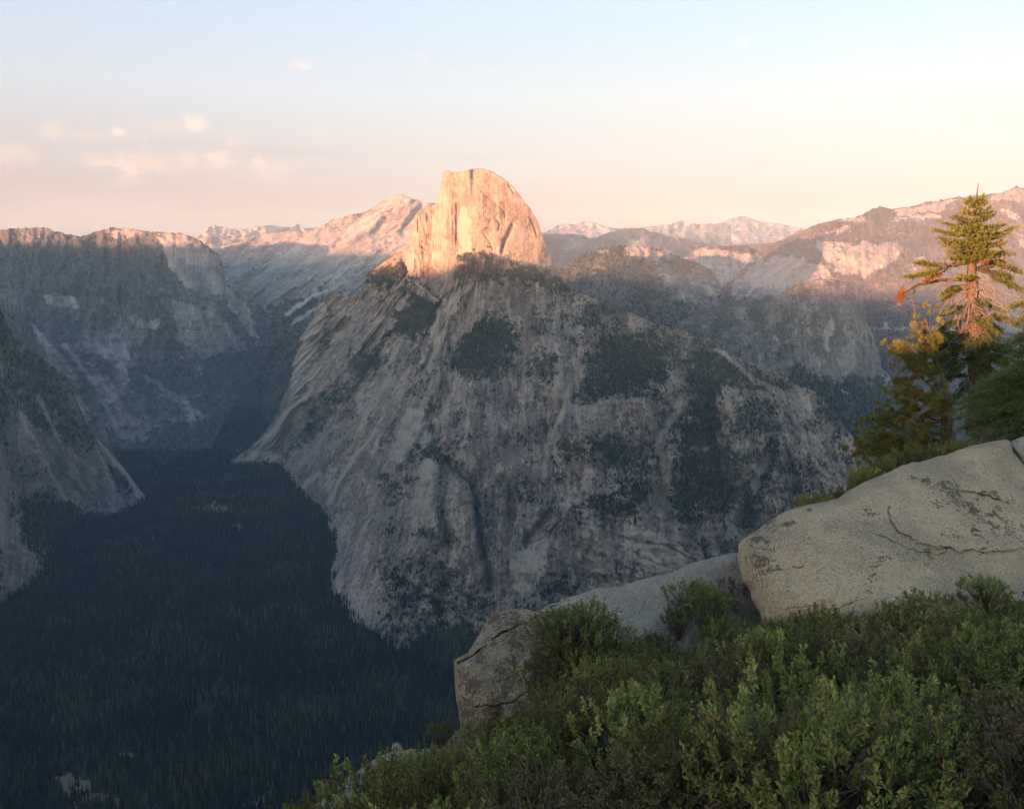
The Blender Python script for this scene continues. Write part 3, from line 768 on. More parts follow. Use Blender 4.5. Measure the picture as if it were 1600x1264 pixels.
land(bare_dome, "low broad granite dome with a sunlit pink brow in mid distance", "mountain")

GH_TOP = pl([(800, 420), (850, 425), (880, 418), (905, 402), (929, 391), (954, 385.6), (983, 384), (1002, 383), (1027, 389), (1052, 399), (1078, 408), (1103, 417), (1119, 430), (1125, 446), (1132, 462), (1150, 480)])
gh_rbf = rbf([(800, 420, 6800), (905, 402, 6500), (1000, 383, 6550), (1078, 408, 6500), (1125, 446, 6600), (1150, 480, 6500), (800, 480, 5600), (900, 450, 6000), (1000, 430, 6200), (1080, 450, 6150), (1000, 480, 5500), (1100, 490, 5700), (900, 520, 4900), (1000, 540, 4700), (1120, 520, 5000)])
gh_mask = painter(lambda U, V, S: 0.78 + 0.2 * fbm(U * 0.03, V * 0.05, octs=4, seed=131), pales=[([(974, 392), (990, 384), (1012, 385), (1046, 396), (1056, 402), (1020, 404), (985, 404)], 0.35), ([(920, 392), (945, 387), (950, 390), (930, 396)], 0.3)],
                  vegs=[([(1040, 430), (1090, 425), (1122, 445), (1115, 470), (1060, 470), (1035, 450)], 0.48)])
gh_disp = lambda U, V, S: -60 * ridged(U * 0.03, V * 0.03, octs=3, seed=132) + 26 * fbm(U * 0.14, V * 0.14, octs=4, seed=133)
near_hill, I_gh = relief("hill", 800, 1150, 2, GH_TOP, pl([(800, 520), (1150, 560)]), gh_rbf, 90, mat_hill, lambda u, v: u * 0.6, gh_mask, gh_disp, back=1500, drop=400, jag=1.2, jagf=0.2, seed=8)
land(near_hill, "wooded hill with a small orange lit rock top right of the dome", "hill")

# ------------------------------------------------------------------ long forested ridge on the right with bare cliffs
RR_TOP = pl([(1120, 455), (1140, 440), (1160, 420), (1182, 400), (1200, 385), (1214, 378), (1230, 370), (1249, 362), (1274, 352), (1293, 346), (1311, 343), (1330, 341), (1345, 337.5), (1360, 329), (1374, 322), (1390, 326.5), (1421, 323), (1447, 317), (1475, 312), (1494, 307.5),
             (1516, 307.5), (1542, 303.7), (1567, 301), (1577, 296), (1588, 291), (1600, 294), (1640, 300), (1760, 320)])
RR_BOT = pl([(1120, 500), (1200, 560), (1300, 640), (1380, 760), (1760, 800)])
rr_rbf = rbf([(1230, 370, 7700), (1374, 322, 7900), (1475, 312, 7900), (1588, 291, 8000), (1760, 320, 8000), (1140, 440, 6900), (1182, 400, 7800), (1170, 450, 6500), (1240, 430, 6500), (1280, 385, 6640), (1300, 430, 6420), (1340, 385, 6560), (1345, 432, 6380), (1400, 385, 6640), (1340, 374, 6850), (1400, 374, 6950), (1450, 400, 6700), (1600, 400, 6900),
              (1300, 450, 6150), (1400, 450, 6050), (1500, 460, 6000), (1600, 460, 6200), (1400, 520, 5200), (1500, 530, 5200), (1600, 540, 5400), (1350, 600, 4600), (1500, 620, 4500), (1600, 640, 4600), (1380, 760, 3700), (1760, 800, 3700), (1300, 640, 4500), (1760, 450, 6500), (1200, 520, 5300)])
rr_strike = lambda u, v: np.where(v > 440, u * 0.7, np.where(u < 1270, (u + 1.3 * (v - 400)) * 0.7, u * 0.9))


def rr_disp(U, V, S):
    return -85 * ridged(U * 0.022, V * 0.022, octs=4, seed=141) + 26 * fbm(S * 0.14, V * 0.05, octs=4, seed=142) + 18 * fbm(U * 0.16, V * 0.16, octs=3, seed=143)


rr_mask = painter(lambda U, V, S: 0.72 + 0.16 * fbm(U * 0.03, V * 0.05, octs=4, seed=144) + 0.25 * sstep(V, 436, 450),
                  pales=[([(1274, 384), (1282, 379), (1310, 381), (1340, 384), (1368, 379), (1388, 378), (1406, 388), (1402, 404), (1382, 420), (1350, 430), (1316, 434), (1300, 420), (1284, 402)], 0.55),
                         ([(1372, 326), (1390, 331), (1421, 326), (1447, 319), (1476, 315), (1500, 311), (1470, 330), (1440, 330), (1400, 340), (1386, 344), (1404, 336)], 0.6), ([(1388, 344), (1430, 336), (1468, 332), (1470, 341), (1420, 342)], 0.7), ([(1286, 362), (1326, 353), (1330, 357), (1290, 366)], 0.5), ([(1250, 370), (1275, 374), (1262, 376)], 0.5),
                         ([(1310, 345), (1345, 339), (1352, 343), (1320, 349)], 0.5), ([(1540, 306), (1590, 294), (1600, 300), (1600, 312), (1560, 312)], 0.3), ([(1566, 325), (1590, 333), (1600, 338), (1580, 338)], 0.6), ([(1425, 402), (1446, 396), (1450, 404), (1430, 410)], 0.4), ([(1590, 370), (1600, 362), (1600, 390), (1588, 384)], 0.45),
                         ([(1150, 440), (1190, 405), (1225, 400), (1250, 405), (1300, 425), (1310, 440), (1250, 450), (1190, 470), (1140, 462)], 0.3), ([(1340, 512), (1430, 508), (1600, 500), (1600, 516), (1430, 518)], 0.18), ([(1540, 490), (1600, 480), (1600, 520), (1550, 520)], 0.45)],
                  vegs=[([(1196, 392), (1240, 388), (1262, 398), (1240, 408), (1205, 405)], 0.8)], pale_lines=[([(1168, 462), (1200, 430), (1240, 402)], 2.5, 0.6), ([(1240, 450), (1246, 420), (1256, 405)], 2, 0.5)])
right_ridge, I_rr = relief("mountain", 1120, 1760, 2, RR_TOP, RR_BOT, rr_rbf, 210, mat_hill, rr_strike, rr_mask, rr_disp, back=2500, drop=500, jag=1.6, jagf=0.2, seed=9)
land(right_ridge, "broad forested ridge rising to the right edge with pale sunlit cliffs", "mountain")

# ------------------------------------------------------------------ blunt granite block above the side valley on the right
LC_TOP = pl([(1010, 530), (1040, 516), (1060, 505), (1084, 490), (1110, 479.5), (1135, 478.5), (1166, 481), (1185, 479), (1201, 471), (1217, 459), (1231, 452), (1245, 444), (1257, 440.5), (1279, 437), (1304, 437), (1326, 441), (1342, 448), (1349, 470), (1355, 503), (1367, 531), (1374, 554), (1377, 576), (1393, 591), (1420, 640), (1450, 700)])
LC_BOT = pl([(1010, 640), (1200, 720), (1300, 760), (1450, 800)])
lc_rbf = rbf([(1010, 530, 4600), (1084, 490, 4700), (1135, 478, 4700), (1185, 479, 4550), (1245, 444, 4500), (1304, 437, 4550), (1342, 448, 4600), (1355, 503, 4560), (1374, 554, 4500), (1393, 591, 4400), (1230, 480, 4330), (1300, 470, 4300), (1340, 490, 4400), (1230, 530, 4280), (1300, 540, 4230), (1350, 560, 4300), (1300, 588, 4180), (1220, 590, 4150),
              (1150, 530, 4350), (1100, 540, 4300), (1200, 600, 4000), (1340, 588, 4200), (1300, 640, 3750), (1380, 640, 3750), (1300, 720, 3300), (1450, 720, 3500), (1200, 700, 3400), (1050, 620, 3900)])
lc_strike = lambda u, v: (u - 0.12 * (v - 440)) * 0.9


def lc_disp(U, V, S):
    return -26 * ridged(S * 0.05, V * 0.008, octs=4, seed=151) + 14 * fbm(S * 0.16, V * 0.03, octs=4, seed=152) + 10 * fbm(U * 0.16, V * 0.16, octs=3, seed=153)


lc_mask = painter(lambda U, V, S: 0.30 + 0.2 * fbm(S * 0.05, V * 0.03, octs=4, seed=154) + 0.25 * sstep(1215 - U, 0, 40),
                  vegs=[([(1225, 452), (1257, 441), (1304, 438), (1342, 450), (1345, 458), (1300, 452), (1240, 460)], 0.62), ([(1190, 600), (1225, 575), (1250, 570), (1275, 586), (1300, 592), (1345, 589), (1378, 588), (1400, 600), (1460, 720), (1460, 800), (1280, 800), (1190, 700)], 0.98), ([(1215, 470), (1222, 480), (1240, 570), (1226, 585), (1205, 560)], 0.55), ([(1020, 525), (1090, 500), (1180, 500), (1200, 560), (1200, 620), (1010, 620)], 0.58)],
                  pales=[([(1292, 500), (1298, 498), (1303, 508), (1298, 530), (1292, 552), (1287, 548), (1289, 520)], 0.9), ([(1208, 522), (1214, 524), (1214, 540), (1208, 536)], 0.6), ([(1250, 550), (1300, 560), (1360, 565), (1372, 585), (1310, 588), (1280, 580)], 0.25), ([(1380, 580), (1393, 590), (1390, 600), (1382, 594)], 0.6)],
                  pale_lines=[([(1214, 640), (1218, 652), (1228, 656)], 3, 0.0), ([(1315, 608), (1325, 614)], 2.5, 0.7)])
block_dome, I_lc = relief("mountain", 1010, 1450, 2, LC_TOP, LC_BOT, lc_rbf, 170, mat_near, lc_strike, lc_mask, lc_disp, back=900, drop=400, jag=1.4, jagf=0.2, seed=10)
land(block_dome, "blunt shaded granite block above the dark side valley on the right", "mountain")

# ------------------------------------------------------------------ high ground behind the viewer: an unseen ridge, its crest shaped to cast the evening shade
SA = (-SD.x / math.cos(SUN_EL), -SD.y / math.cos(SUN_EL))      # along the light
SPV = (SA[1], -SA[0])                                        # across it
crest_p = pl([(-12000, 520), (-6000, 512), (-5300, 512), (-4500, 420), (-3900, 330), (-3450, 272), (-3100, 260), (-2902, 248), (-2450, 278), (-2250, 268), (-1950, 218), (-1275, 172), (-900, 145), (-400, 105), (0, 72), (800, 100), (3000, 160), (6000, 200)])
along = np.concatenate([[-6000, -5000, -4200], np.arange(-3800, -900, 100), [-800, -600, -400, -250, -150, -80, -60]]).astype(float)
across = np.arange(-10200, 5001, 100.0)
A_, P_ = np.meshgrid(along, across, indexing='ij')
south_side = sstep(P_, -1500, -600)
prof = np.interp(A_, [-6000, -3500, -3300, -2400, -1500, -900, -250], [0.55, 1.0, 1.0, 0.6, 0.25, 0.0, 0.0])
crest = crest_p(P_) + 9 * fbm(P_ / 500.0, A_ / 900.0, octs=4, seed=161)
low = -970 * (1 - south_side) + np.interp(A_, [-400, -60], [-90, -14]) * south_side
HZ = low + (crest - low) * prof + 25 * fbm(A_ / 300.0, P_ / 300.0, octs=4, seed=162) * (1 - sstep(prof, 0.8, 1.0)) * sstep(-A_, 200, 1500)
HZ[0] = HZ[-1] = -990.0
HZ[:, 0] = HZ[:, -1] = -990.0
HX, HY = A_ * SA[0] + P_ * SPV[0], A_ * SA[1] + P_ * SPV[1]
mask = np.stack([0.7 + 0 * HZ, 0 * HZ, 0 * HZ], -1)
west = mesh_obj("hills", np.stack([HX, HY, HZ], -1), grid_faces(*HX.shape), mat_hill, attrs={'mask': mask.reshape(-1, 3), 'strike': (P_ / 8).ravel()})
land(west, "unseen wooded high ground behind the viewer, shaped to shade the valley", "hills")

# ------------------------------------------------------------------ conifer forest: far woods that read as one mass
m, T, b = material("conifer_needles_far")
tint = T.attr('tint').outputs['Fac']
T.put(b.inputs['Base Color'], T.ramp(tint, [(0.0, (0.003, 0.005, 0.003)), (0.5, (0.009, 0.013, 0.007)), (0.8, (0.034, 0.044, 0.020)), (0.93, (0.070, 0.078, 0.036)), (1.0, (0.085, 0.058, 0.030))]))
b.inputs['Specular IOR Level'].default_value = 0.1
mat_conifer = m


def conifer_template(tiers, sides):
    vs, fs = [], []
    for k in range(tiers):
        z1 = 0.08 + 0.80 * k / tiers
        z2 = 1.0 if k == tiers - 1 else min(1.0, z1 + 1.35 / tiers)
        r = 1.0 - 0.85 * k / tiers
        a = len(vs)
        vs.append((0, 0, z2))
        for j in range(sides):
            ang = 2 * math.pi * (j + 0.5 * k) / sides
            rr = r * (1.0 if j % 2 == 0 else 0.62)
            vs.append((rr * math.cos(ang), rr * math.sin(ang), z1 - (0.05 if j % 2 == 0 else -0.04)))
        fs += [(a, a + 1 + j, a + 1 + (j + 1) % sides) for j in range(sides)]
    return np.array(vs, float), np.array(fs, int)


def forest(name, pts, h, r, tiers, sides, label, lean=0.04):
    tv, tf = conifer_template(tiers, sides)
    n = len(pts)
    ang = RNG.uniform(0, 2 * math.pi, n)
    ca, sa = np.cos(ang)[:, None], np.sin(ang)[:, None]
    jit = RNG.uniform(0.75, 1.25, (n, len(tv)))
    x, y, z = tv[None, :, 0] * r[:, None] * jit, tv[None, :, 1] * r[:, None] * jit, tv[None, :, 2] * h[:, None]
    lx, ly = RNG.normal(0, lean, (2, n, 1))
    V = np.stack([pts[:, :1] + x * ca - y * sa + lx * z, pts[:, 1:2] + x * sa + y * ca + ly * z, pts[:, 2:3] + z], -1)
    F = tf[None] + (np.arange(n) * len(tv))[:, None, None]
    tint = np.clip(RNG.normal(0.42, 0.26, n) + 0.28 * fbm(pts[:, 0] / 160.0, pts[:, 1] / 160.0, octs=3, seed=191), 0, 1)
    o = mesh_obj(name, V.reshape(-1, 3), F.reshape(-1, 3), mat_conifer, smooth=False, attrs={'tint': np.repeat(tint, len(tv))})
    return tag(o, label, 'forest', kind='stuff')


def floor_points(y0, y1, spacing):
    n = int((y1 - y0) * 0.5 * (y0 + y1) * 1.16 / spacing ** 2)
    y = np.sqrt(RNG.uniform(y0 ** 2, y1 ** 2, n))
    x = RNG.uniform(-0.62, 0.42, n) * y
    z = floor_z(x, y)
    u = CX + F_PX * x / (y * CP - z * SP)
    v = CY - F_PX * (y * SP + z * CP) / (y * CP - z * SP)
    wu_, wv_ = warp(u, v, 4.0, 0.08)
    keep = (u > -40) & (v < 1330)
    for poly in CLEAR:
        keep &= ~(inpoly(wu_, wv_, poly) & (RNG.random(n) < 0.8))
    gap = fbm(x / 90.0, y / 90.0, octs=3, seed=171)
    keep &= ~((gap > 0.62) & (RNG.random(n) < 0.75))
    # leave out what stands inside the mountains
    for top, bot in ((MS_TOP, MS_BOT), (NL_TOP, NL_BOT)):
        lo, hi = (350, 1430) if top is MS_TOP else (-120, 236)
        keep &= ~((u > lo) & (u < hi) & (v > top(u)) & (v < bot(u) - 26) & ~((u > 400) & (u < 524) & (v > 768) & ((u < 511) | ((v > 838) & (v < 940) & (u < 517)))))
    # trees hidden behind the near rocks are not needed
    keep &= ~((u > 760) & (v > 1010))
    return np.stack([x, y, z - 1.0], -1)[keep]


p = floor_points(1560, 2500, 8.5)
forest("forest", p, RNG.uniform(18, 40, len(p)) * (0.8 + 0.2 * RNG.random(len(p))), RNG.uniform(3.0, 4.8, len(p)), 4, 8, "dense dark conifers on the valley floor nearest below the overlook")
p = floor_points(2500, 4200, 10.5)
forest("forest", p, RNG.uniform(18, 40, len(p)), RNG.uniform(3.2, 5.4, len(p)), 3, 6, "dark conifers in the middle of the valley round the small meadow")
p = floor_points(4200, 7600, 15.0)
forest("forest", p, RNG.uniform(18, 36, len(p)), RNG.uniform(4.0, 6.5, len(p)), 2, 6, "dark blue conifers filling the far end of the valley floor")


def slope_points(info, n, thr, gain=1.0, umin=-1e9, umax=1e9):
    pts, veg, U = info['pts'], info['veg'], info['U']
    e1 = pts[1:, :-1] - pts[:-1, :-1]
    e2 = pts[:-1, 1:] - pts[:-1, :-1]
    area = np.linalg.norm(np.cross(e1, e2), axis=-1)
    uv_area = np.abs(np.diff(info['V'], axis=0)[:, :-1]) * np.diff(U, axis=1)[:-1]
    vg = veg[:-1, :-1]
    u_, v_ = U[:-1, :-1], info['V'][:-1, :-1]
    w = sstep(vg + 0.30 * fbm(u_ * 0.22, v_ * 0.22, octs=3, seed=181), thr, thr + 0.3) ** 1.2 * (0.35 * area / area.mean() + uv_area / uv_area.mean())
    w = w * ((u_ >= umin) & (u_ <= umax))
    w = (w / w.sum()).ravel()
    idx = RNG.choice(len(w), n, p=w)
    r, c = np.divmod(idx, pts.shape[1] - 1)
    a, b_ = RNG.random((2, n, 1))
    return pts[r, c] + e1[r, c] * a + e2[r, c] * b_


for info, n, thr, h0, h1, lab in ((I_ms, 52000, 0.42, 4.5, 12, "scattered conifers and brush on the ledges of the granite massif"),
                                  (I_nl, 6500, 0.46, 9, 22, "dark trees on the ledges and foot of the left edge cliffs"),
                                  (I_nr, 10000, 0.56, 9, 19, "blue shaded woods over the ridge left of the valley"),
                                  (I_cr, 6000, 0.60, 14, 26, "woods along the foot of the bare granite peak"),
                                  (I_gh, 9000, 0.60, 10, 20, "woods covering the hill right of the dome"),
                                  (I_rr, 13000, 0.60, 10, 20, "woods covering the broad ridge on the right"),
                                  (I_lc, 8000, 0.62, 8, 18, "trees on and below the blunt granite block")):
    p = slope_points(info, n, thr)
    p[:, 2] -= 0.8
    hh = RNG.uniform(h0, h1, n) * np.where(RNG.random(n) < 0.3, 0.6, 1.0)
    forest("forest", p, hh, hh * RNG.uniform(0.20, 0.34, n), 2, 6, lab)
# the trees that stand out along the skyline at the dome's foot

# ------------------------------------------------------------------ the overlook: near ground
RIM = [(-90, -50), (-45, -22), (-30, -5), (-8, -1), (-3.4, 2), (-2.4, 8.2), (-1.0, 11.8), (1, 14.0), (3.6, 15.4), (6.3, 17.2), (8.4, 19.5), (11, 24.5), (20, 30), (60, 24), (100, -20), (60, -100), (-50, -100)]


def ground_z(x, y):
    x, y = np.asarray(x, float), np.asarray(y, float)
    a, p = (x * SA[0] + y * SA[1]), (x * SPV[0] + y * SPV[1])
    z = -1.65 - 0.30 * np.clip(y, -1, 12.5) - 0.05 * np.maximum(y - 12.5, 0) + np.where(x < 0, 0.30 * np.maximum(x, -6), 0.10 * np.minimum(x, 20)) - 0.15 * np.clip(1 - x, 0, 4) ** 2
    shade_mound = np.interp(p, [-30, -14, -9, -4.6, -3.2, 30], [-5, -2.0, -0.4, 0.12, 0.60, 0.3])  # unseen rise behind the viewer, added to shade the boulders
    w = sstep(-a, 1.5, 24)
    z = z * (1 - w) + shade_mound * w - 0.30 * np.maximum(-a - 27, 0) * (a < -27)
    z = z + 0.10 * fbm(x * 0.6, y * 0.6, octs=3, seed=201)
    ins = inpoly(x, y, RIM)
    dd = dline(x, y, RIM + RIM[:1])
    out = np.where(ins, 0, dd)
    return np.maximum(z - 2.3 * out - 0.02 * out * np.minimum(out, 30) * 0, -992.0)


ax = np.concatenate([[-560, -400, -250, -150, -100, -70, -50], np.arange(-36, -6, 1.5), np.arange(-6, 14, 0.35), np.arange(14, 40, 1.3), [45, 60, 80, 110, 160, 260, 400, 560]])
ay = np.concatenate([[-560, -400, -250, -150, -100, -70, -50], np.arange(-36, -2, 1.5), np.arange(-2, 20, 0.35), np.arange(20, 40, 1.3), [45, 60, 80, 110, 160, 260, 400, 560]])
GX, GY = np.meshgrid(ax, ay)
GZ = ground_z(GX, GY)
m, T, b = material("duff_and_gravel")
pos = T.n('ShaderNodeNewGeometry').outputs['Position']
n1, n2 = T.noise(pos, 1.3, 5, 0.6), T.noise(pos, 18.0, 4, 0.7)
T.put(b.inputs['Base Color'], T.mix(n1, T.mix(n2, (0.030, 0.024, 0.017), (0.075, 0.058, 0.042)), T.mix(n2, (0.06, 0.05, 0.04), (0.15, 0.13, 0.11))))
ground = mesh_obj("ground", np.stack([GX, GY, GZ], -1), grid_faces(*GX.shape), m)
land(ground, "stony slope of the overlook under the shrubs", "ground")

# ------------------------------------------------------------------ boulders
def granite_material(name, base, lichen_amount, warm):
    m, T, b = material(name)
    pos = T.n('ShaderNodeNewGeometry').outputs['Position']
    lich, crack, _ = T.sep(T.attr('mask').outputs['Vector'])
    big = T.noise(pos, 0.9, 5, 0.6)
    mid = T.noise(pos, 5.0, 6, 0.65)
    grain = T.noise(pos, 30.0, 3, 0.8)
    grain2 = T.noise(pos, 55.0, 2, 0.7)
    c = T.mix(T.smooth(big, 0.38, 0.62), tuple(v * 0.66 for v in base), tuple(v * w for v, w in zip(base, warm)))
    c = T.mix(T.math('MULTIPLY', T.smooth(mid, 0.42, 0.75), 0.35), c, tuple(v * 1.35 for v in base))
    c = T.mix(T.math('MULTIPLY', T.smooth(grain, 0.50, 0.62), 0.66), c, tuple(v * 0.42 for v in base))
    c = T.mix(T.math('MULTIPLY', T.smooth(grain2, 0.53, 0.66), 0.6), c, tuple(min(0.8, v * 1.7) for v in base))
    lv = T.math('ADD', T.math('MULTIPLY', lich, 1.0), T.math('ADD', T.math('MULTIPLY', T.math('SUBTRACT', mid, 0.5), 2.6), T.math('MULTIPLY', T.math('SUBTRACT', grain, 0.5), 1.8)))
    c = T.mix(T.math('MULTIPLY', T.smooth(lv, 0.46, 0.62), 0.86), c, T.mix(T.noise(pos, 11.0, 3, 0.6), (0.038, 0.029, 0.022), (0.12, 0.088, 0.062)))
    spots = T.smooth(T.noise(pos, 9.0, 5, 0.75), 0.58, 0.66)
    c = T.mix(T.math('MULTIPLY', spots, T.math('MULTIPLY_ADD', lich, 0.7, lichen_amount)), c, (0.33, 0.32, 0.26))
    ochre = T.smooth(T.noise(pos, 1.7, 4, 0.6), 0.60, 0.74)
    c = T.mix(T.math('MULTIPLY', ochre, 0.6), c, tuple(v * w for v, w in zip(base, (1.15, 0.92, 0.62))))
    c = T.mix(T.math('MULTIPLY', crack, 0.8), c, (0.05, 0.042, 0.034))
    T.put(b.inputs['Base Color'], c)
    bp = T.n('ShaderNodeBump')
    bp.inputs['Strength'].default_value = 0.8
    bp.inputs['Distance'].default_value = 0.03
    T.put(bp.inputs['Height'], T.math('ADD', T.math('MULTIPLY', mid, 1.2), T.math('MULTIPLY', grain, 0.55)))
    T.put(b.inputs['Normal'], bp.outputs[0])
    return m


mat_pale_boulder = granite_material("pale_granite_boulder", (0.375, 0.30, 0.205), 0.05, (1.06, 1.0, 0.90))
mat_dark_boulder = granite_material("lichen_covered_granite", (0.25, 0.203, 0.145), 0.3, (1.05, 0.98, 0.86))
mat_grey_boulder = granite_material("grey_weathered_granite", (0.31, 0.268, 0.215), 0.25, (1.0, 1.0, 0.97))


def boulder(name, outline, centre, dpts, bulge, thick, mat, label, cat='boulder', cracks=(), lichen=(), lichen0=0.0, amp=0.05, seed=0, nth=420, nr=150, q=2.4, steps=()):
    """A rounded rock: outline in the picture, its own distance, real bulge towards the viewer and full thickness behind."""
    o = np.array(outline, float)
    seg = np.hypot(*np.diff(np.vstack([o, o[:1]]), axis=0).T)
    cum = np.concatenate([[0], np.cumsum(seg)])
    tt = np.linspace(0, cum[-1], nth, endpoint=False)
    ou = np.interp(tt, cum, np.append(o[:, 0], o[0, 0]))
    ov = np.interp(tt, cum, np.append(o[:, 1], o[0, 1]))
    for _ in range(2):
        ou = (np.roll(ou, 1) + 2 * ou + np.roll(ou, -1)) / 4
        ov = (np.roll(ov, 1) + 2 * ov + np.roll(ov, -1)) / 4
    ou = ou + 1.4 * fbm(tt * 0.05, tt * 0 + seed, octs=4, seed=seed)
    ov = ov + 1.4 * fbm(tt * 0.05, tt * 0 + seed + 50, octs=4, seed=seed)
    r = 1 - (1 - np.linspace(0, 1, nr)) ** 1.25
    U = centre[0] + r[:, None] * (ou - centre[0])[None]
    V = centre[1] + r[:, None] * (ov - centre[1])[None]
    R = np.broadcast_to(r[:, None], U.shape)
    base = rbf([(a, b_, c) for a, b_, c in dpts])(U, V)
    prof = np.clip(1 - R ** q, 0, 1) ** (1 / 2.2)
    D = base - bulge * prof
    pts0 = P(U, V, D)
    X, Yv, Zv = pts0[..., 0], pts0[..., 1], pts0[..., 2]
    fade = np.clip((1 - R) * 14, 0, 1)
    d = amp * 2.2 * fbm(X * 0.7, Zv * 0.7 + Yv * 0.3, octs=5, seed=seed + 1) + amp * 0.6 * ridged(X * 1.6 + 3, Zv * 1.6, octs=4, seed=seed + 2)
    cr = np.zeros(U.shape)
    wu_, wv_ = warp(U, V, 4.0, 0.05, seed + 5)
    for pts, w, a in cracks:
        g = np.exp(-(dline(wu_, wv_, pts) / (w * 0.62)) ** 2) * np.clip(0.75 + 0.9 * fbm(U * 0.07, V * 0.07, octs=3, seed=seed + 6), 0.12, 1)
        d = d + 0.7 * a * g
        cr = np.maximum(cr, g ** 1.5 * min(0.8, a / 0.08))
    for pts, a in steps:                                  # a flake: rock below the line sits back
        x0, x1 = pts[0][0], pts[-1][0]
        ly = np.interp(wu_, [p[0] for p in pts], [p[1] for p in pts])
        ins = sstep(wv_ - ly, -1, 2.2) * np.exp(-np.maximum(wv_ - ly, 0) / 45) * sstep(wu_, x0 - 1, x0 + 20) * (1 - sstep(wu_, x1 - 15, x1 + 1))
        d = d + a * ins
    D = D + d * fade
    li = np.full(U.shape, float(lichen0)) + 0.25 * fbm(U * 0.03, V * 0.03, octs=3, seed=seed + 8) * (lichen0 > 0)
    for (cx_, cy_), rx, ry, a in lichen:
        li = np.maximum(li, (a + 0.16) * np.exp(-(((wu_ - cx_) / (rx * 1.7)) ** 2 + ((wv_ - cy_) / (ry * 1.7)) ** 2)))
    front = P(U, V, D)
    back = P(U, V, base + thick * prof)
    nb = 40
    sel = np.linspace(nr - 2, 0, nb).astype(int)
    allp = np.concatenate([front, back[sel]], 0)
    mk = np.stack([np.clip(li, 0, 1), np.clip(cr, 0, 1), np.zeros(U.shape)], -1)
    mk = np.concatenate([mk, mk[sel]], 0)
    ob = mesh_obj(name, allp, grid_faces(nr + nb, nth, True), mat, attrs={'mask': mk.reshape(-1, 3)})
    return tag(ob, label, cat)


boulder("boulder", [(1152, 868), (1154, 853), (1163, 842), (1182, 828), (1201, 812), (1233, 796), (1271, 787), (1306, 780), (1321, 769), (1353, 752), (1385, 739), (1416, 725), (1426, 720), (1436, 722), (1480, 709), (1521, 696), (1549, 690), (1571, 687), (1577, 690),
                    (1584, 707), (1602, 730), (1650, 790), (1720, 900), (1710, 980), (1600, 1010), (1450, 1010), (1300, 988), (1242, 981), (1211, 982), (1192, 973), (1184, 954), (1174, 932), (1172, 922), (1160, 907), (1155, 888)],
        (1400, 860), [(1155, 870, 12.2), (1200, 970, 11.6), (1240, 800, 12.7), (1400, 735, 13.3), (1570, 690, 13.8), (1400, 960, 11.3), (1600, 980, 11.0), (1700, 900, 11.4), (1640, 780, 13.0)], 0.95, 2.2, mat_pale_boulder,
        "huge pale granite boulder sloping up to the right edge, cracked across its face",
        cracks=[([(1186, 898), (1215, 891), (1255, 883)], 1.3, 0.07), ([(1390, 790), (1389, 812), (1402, 830), (1430, 845), (1460, 850), (1478, 858)], 2.0, 0.07), ([(1478, 858), (1530, 860), (1538, 855), (1600, 858), (1660, 862)], 2.2, 0.10),
                ([(1352, 828), (1390, 843), (1420, 856), (1450, 864), (1480, 866)], 1.6, 0.05), ([(1497, 768), (1530, 770), (1550, 776), (1566, 779)], 1.8, 0.06), ([(1518, 828), (1540, 830), (1556, 836)], 1.6, 0.05), ([(1270, 893), (1300, 886)], 1.0, 0.03),
                ([(1260, 962), (1310, 950), (1340, 938)], 1.4, 0.035), ([(1544, 735), (1552, 724), (1558, 716)], 1.2, 0.03), ([(1330, 806), (1350, 818), (1362, 822)], 1.0, 0.03), ([(1200, 955), (1240, 950), (1290, 946)], 1.2, 0.03)],
        steps=[([(1388, 812), (1402, 830), (1430, 846), (1478, 858), (1530, 861), (1600, 858), (1670, 862)], 0.07), ([(1490, 768), (1530, 770), (1570, 779)], 0.06)],
        lichen=[((1203, 820), 10, 6, 0.62), ((1230, 818), 9, 4, 0.7), ((1181, 856), 9, 20, 0.55), ((1176, 880), 8, 14, 0.5), ((1477, 762), 16, 8, 0.6), ((1500, 772), 28, 6, 0.5), ((1540, 770), 22, 5, 0.5), ((1487, 785), 10, 7, 0.55), ((1522, 800), 9, 5, 0.6), ((1428, 746), 10, 5, 0.55), ((1448, 750), 6, 8, 0.5), ((1262, 797), 4, 3, 0.6), ((1366, 776), 6, 4, 0.5),
                ((1255, 842), 9, 8, 0.3), ((1430, 870), 60, 8, 0.22), ((1350, 905), 26, 22, 0.2), ((1550, 825), 60, 22, 0.32), ((1530, 780), 60, 14, 0.3), ((1190, 850), 16, 34, 0.5), ((1330, 800), 30, 10, 0.2), ((1260, 975), 40, 6, 0.3)], amp=0.055, seed=301, nth=620, nr=240, q=3.2)
boulder("boulder", [(826, 968), (833, 958), (855, 946), (877, 938), (915, 924), (940, 917.5), (972, 916), (991, 908), (1035, 898.5), (1080, 881), (1111, 871.6), (1143, 864), (1165, 864), (1210, 900), (1215, 1000), (1150, 1050), (1050, 1050), (930, 1030), (850, 1020)],
        (1030, 960), [(833, 958, 12.0), (940, 918, 12.9), (1080, 881, 13.5), (1160, 866, 14.0), (1210, 1000, 12.9), (1050, 1050, 12.0), (880, 1020, 11.6)], 0.55, 1.8, mat_grey_boulder,
        "long low granite boulder between the huge pale one and the lichen covered one",
        cracks=[([(1016, 926), (1008, 945), (1002, 965), (998, 985)], 2.0, 0.06), ([(1035, 918), (1045, 935), (1056, 945), (1075, 955)], 2.4, 0.09), ([(900, 948), (940, 944), (970, 940)], 1.2, 0.03), ([(1148, 880), (1150, 893)], 2, 0.05)],
        lichen=[((930, 945), 30, 12, 0.3), ((1140, 930), 40, 25, 0.42), ((860, 960), 20, 10, 0.45)], amp=0.05, seed=321)
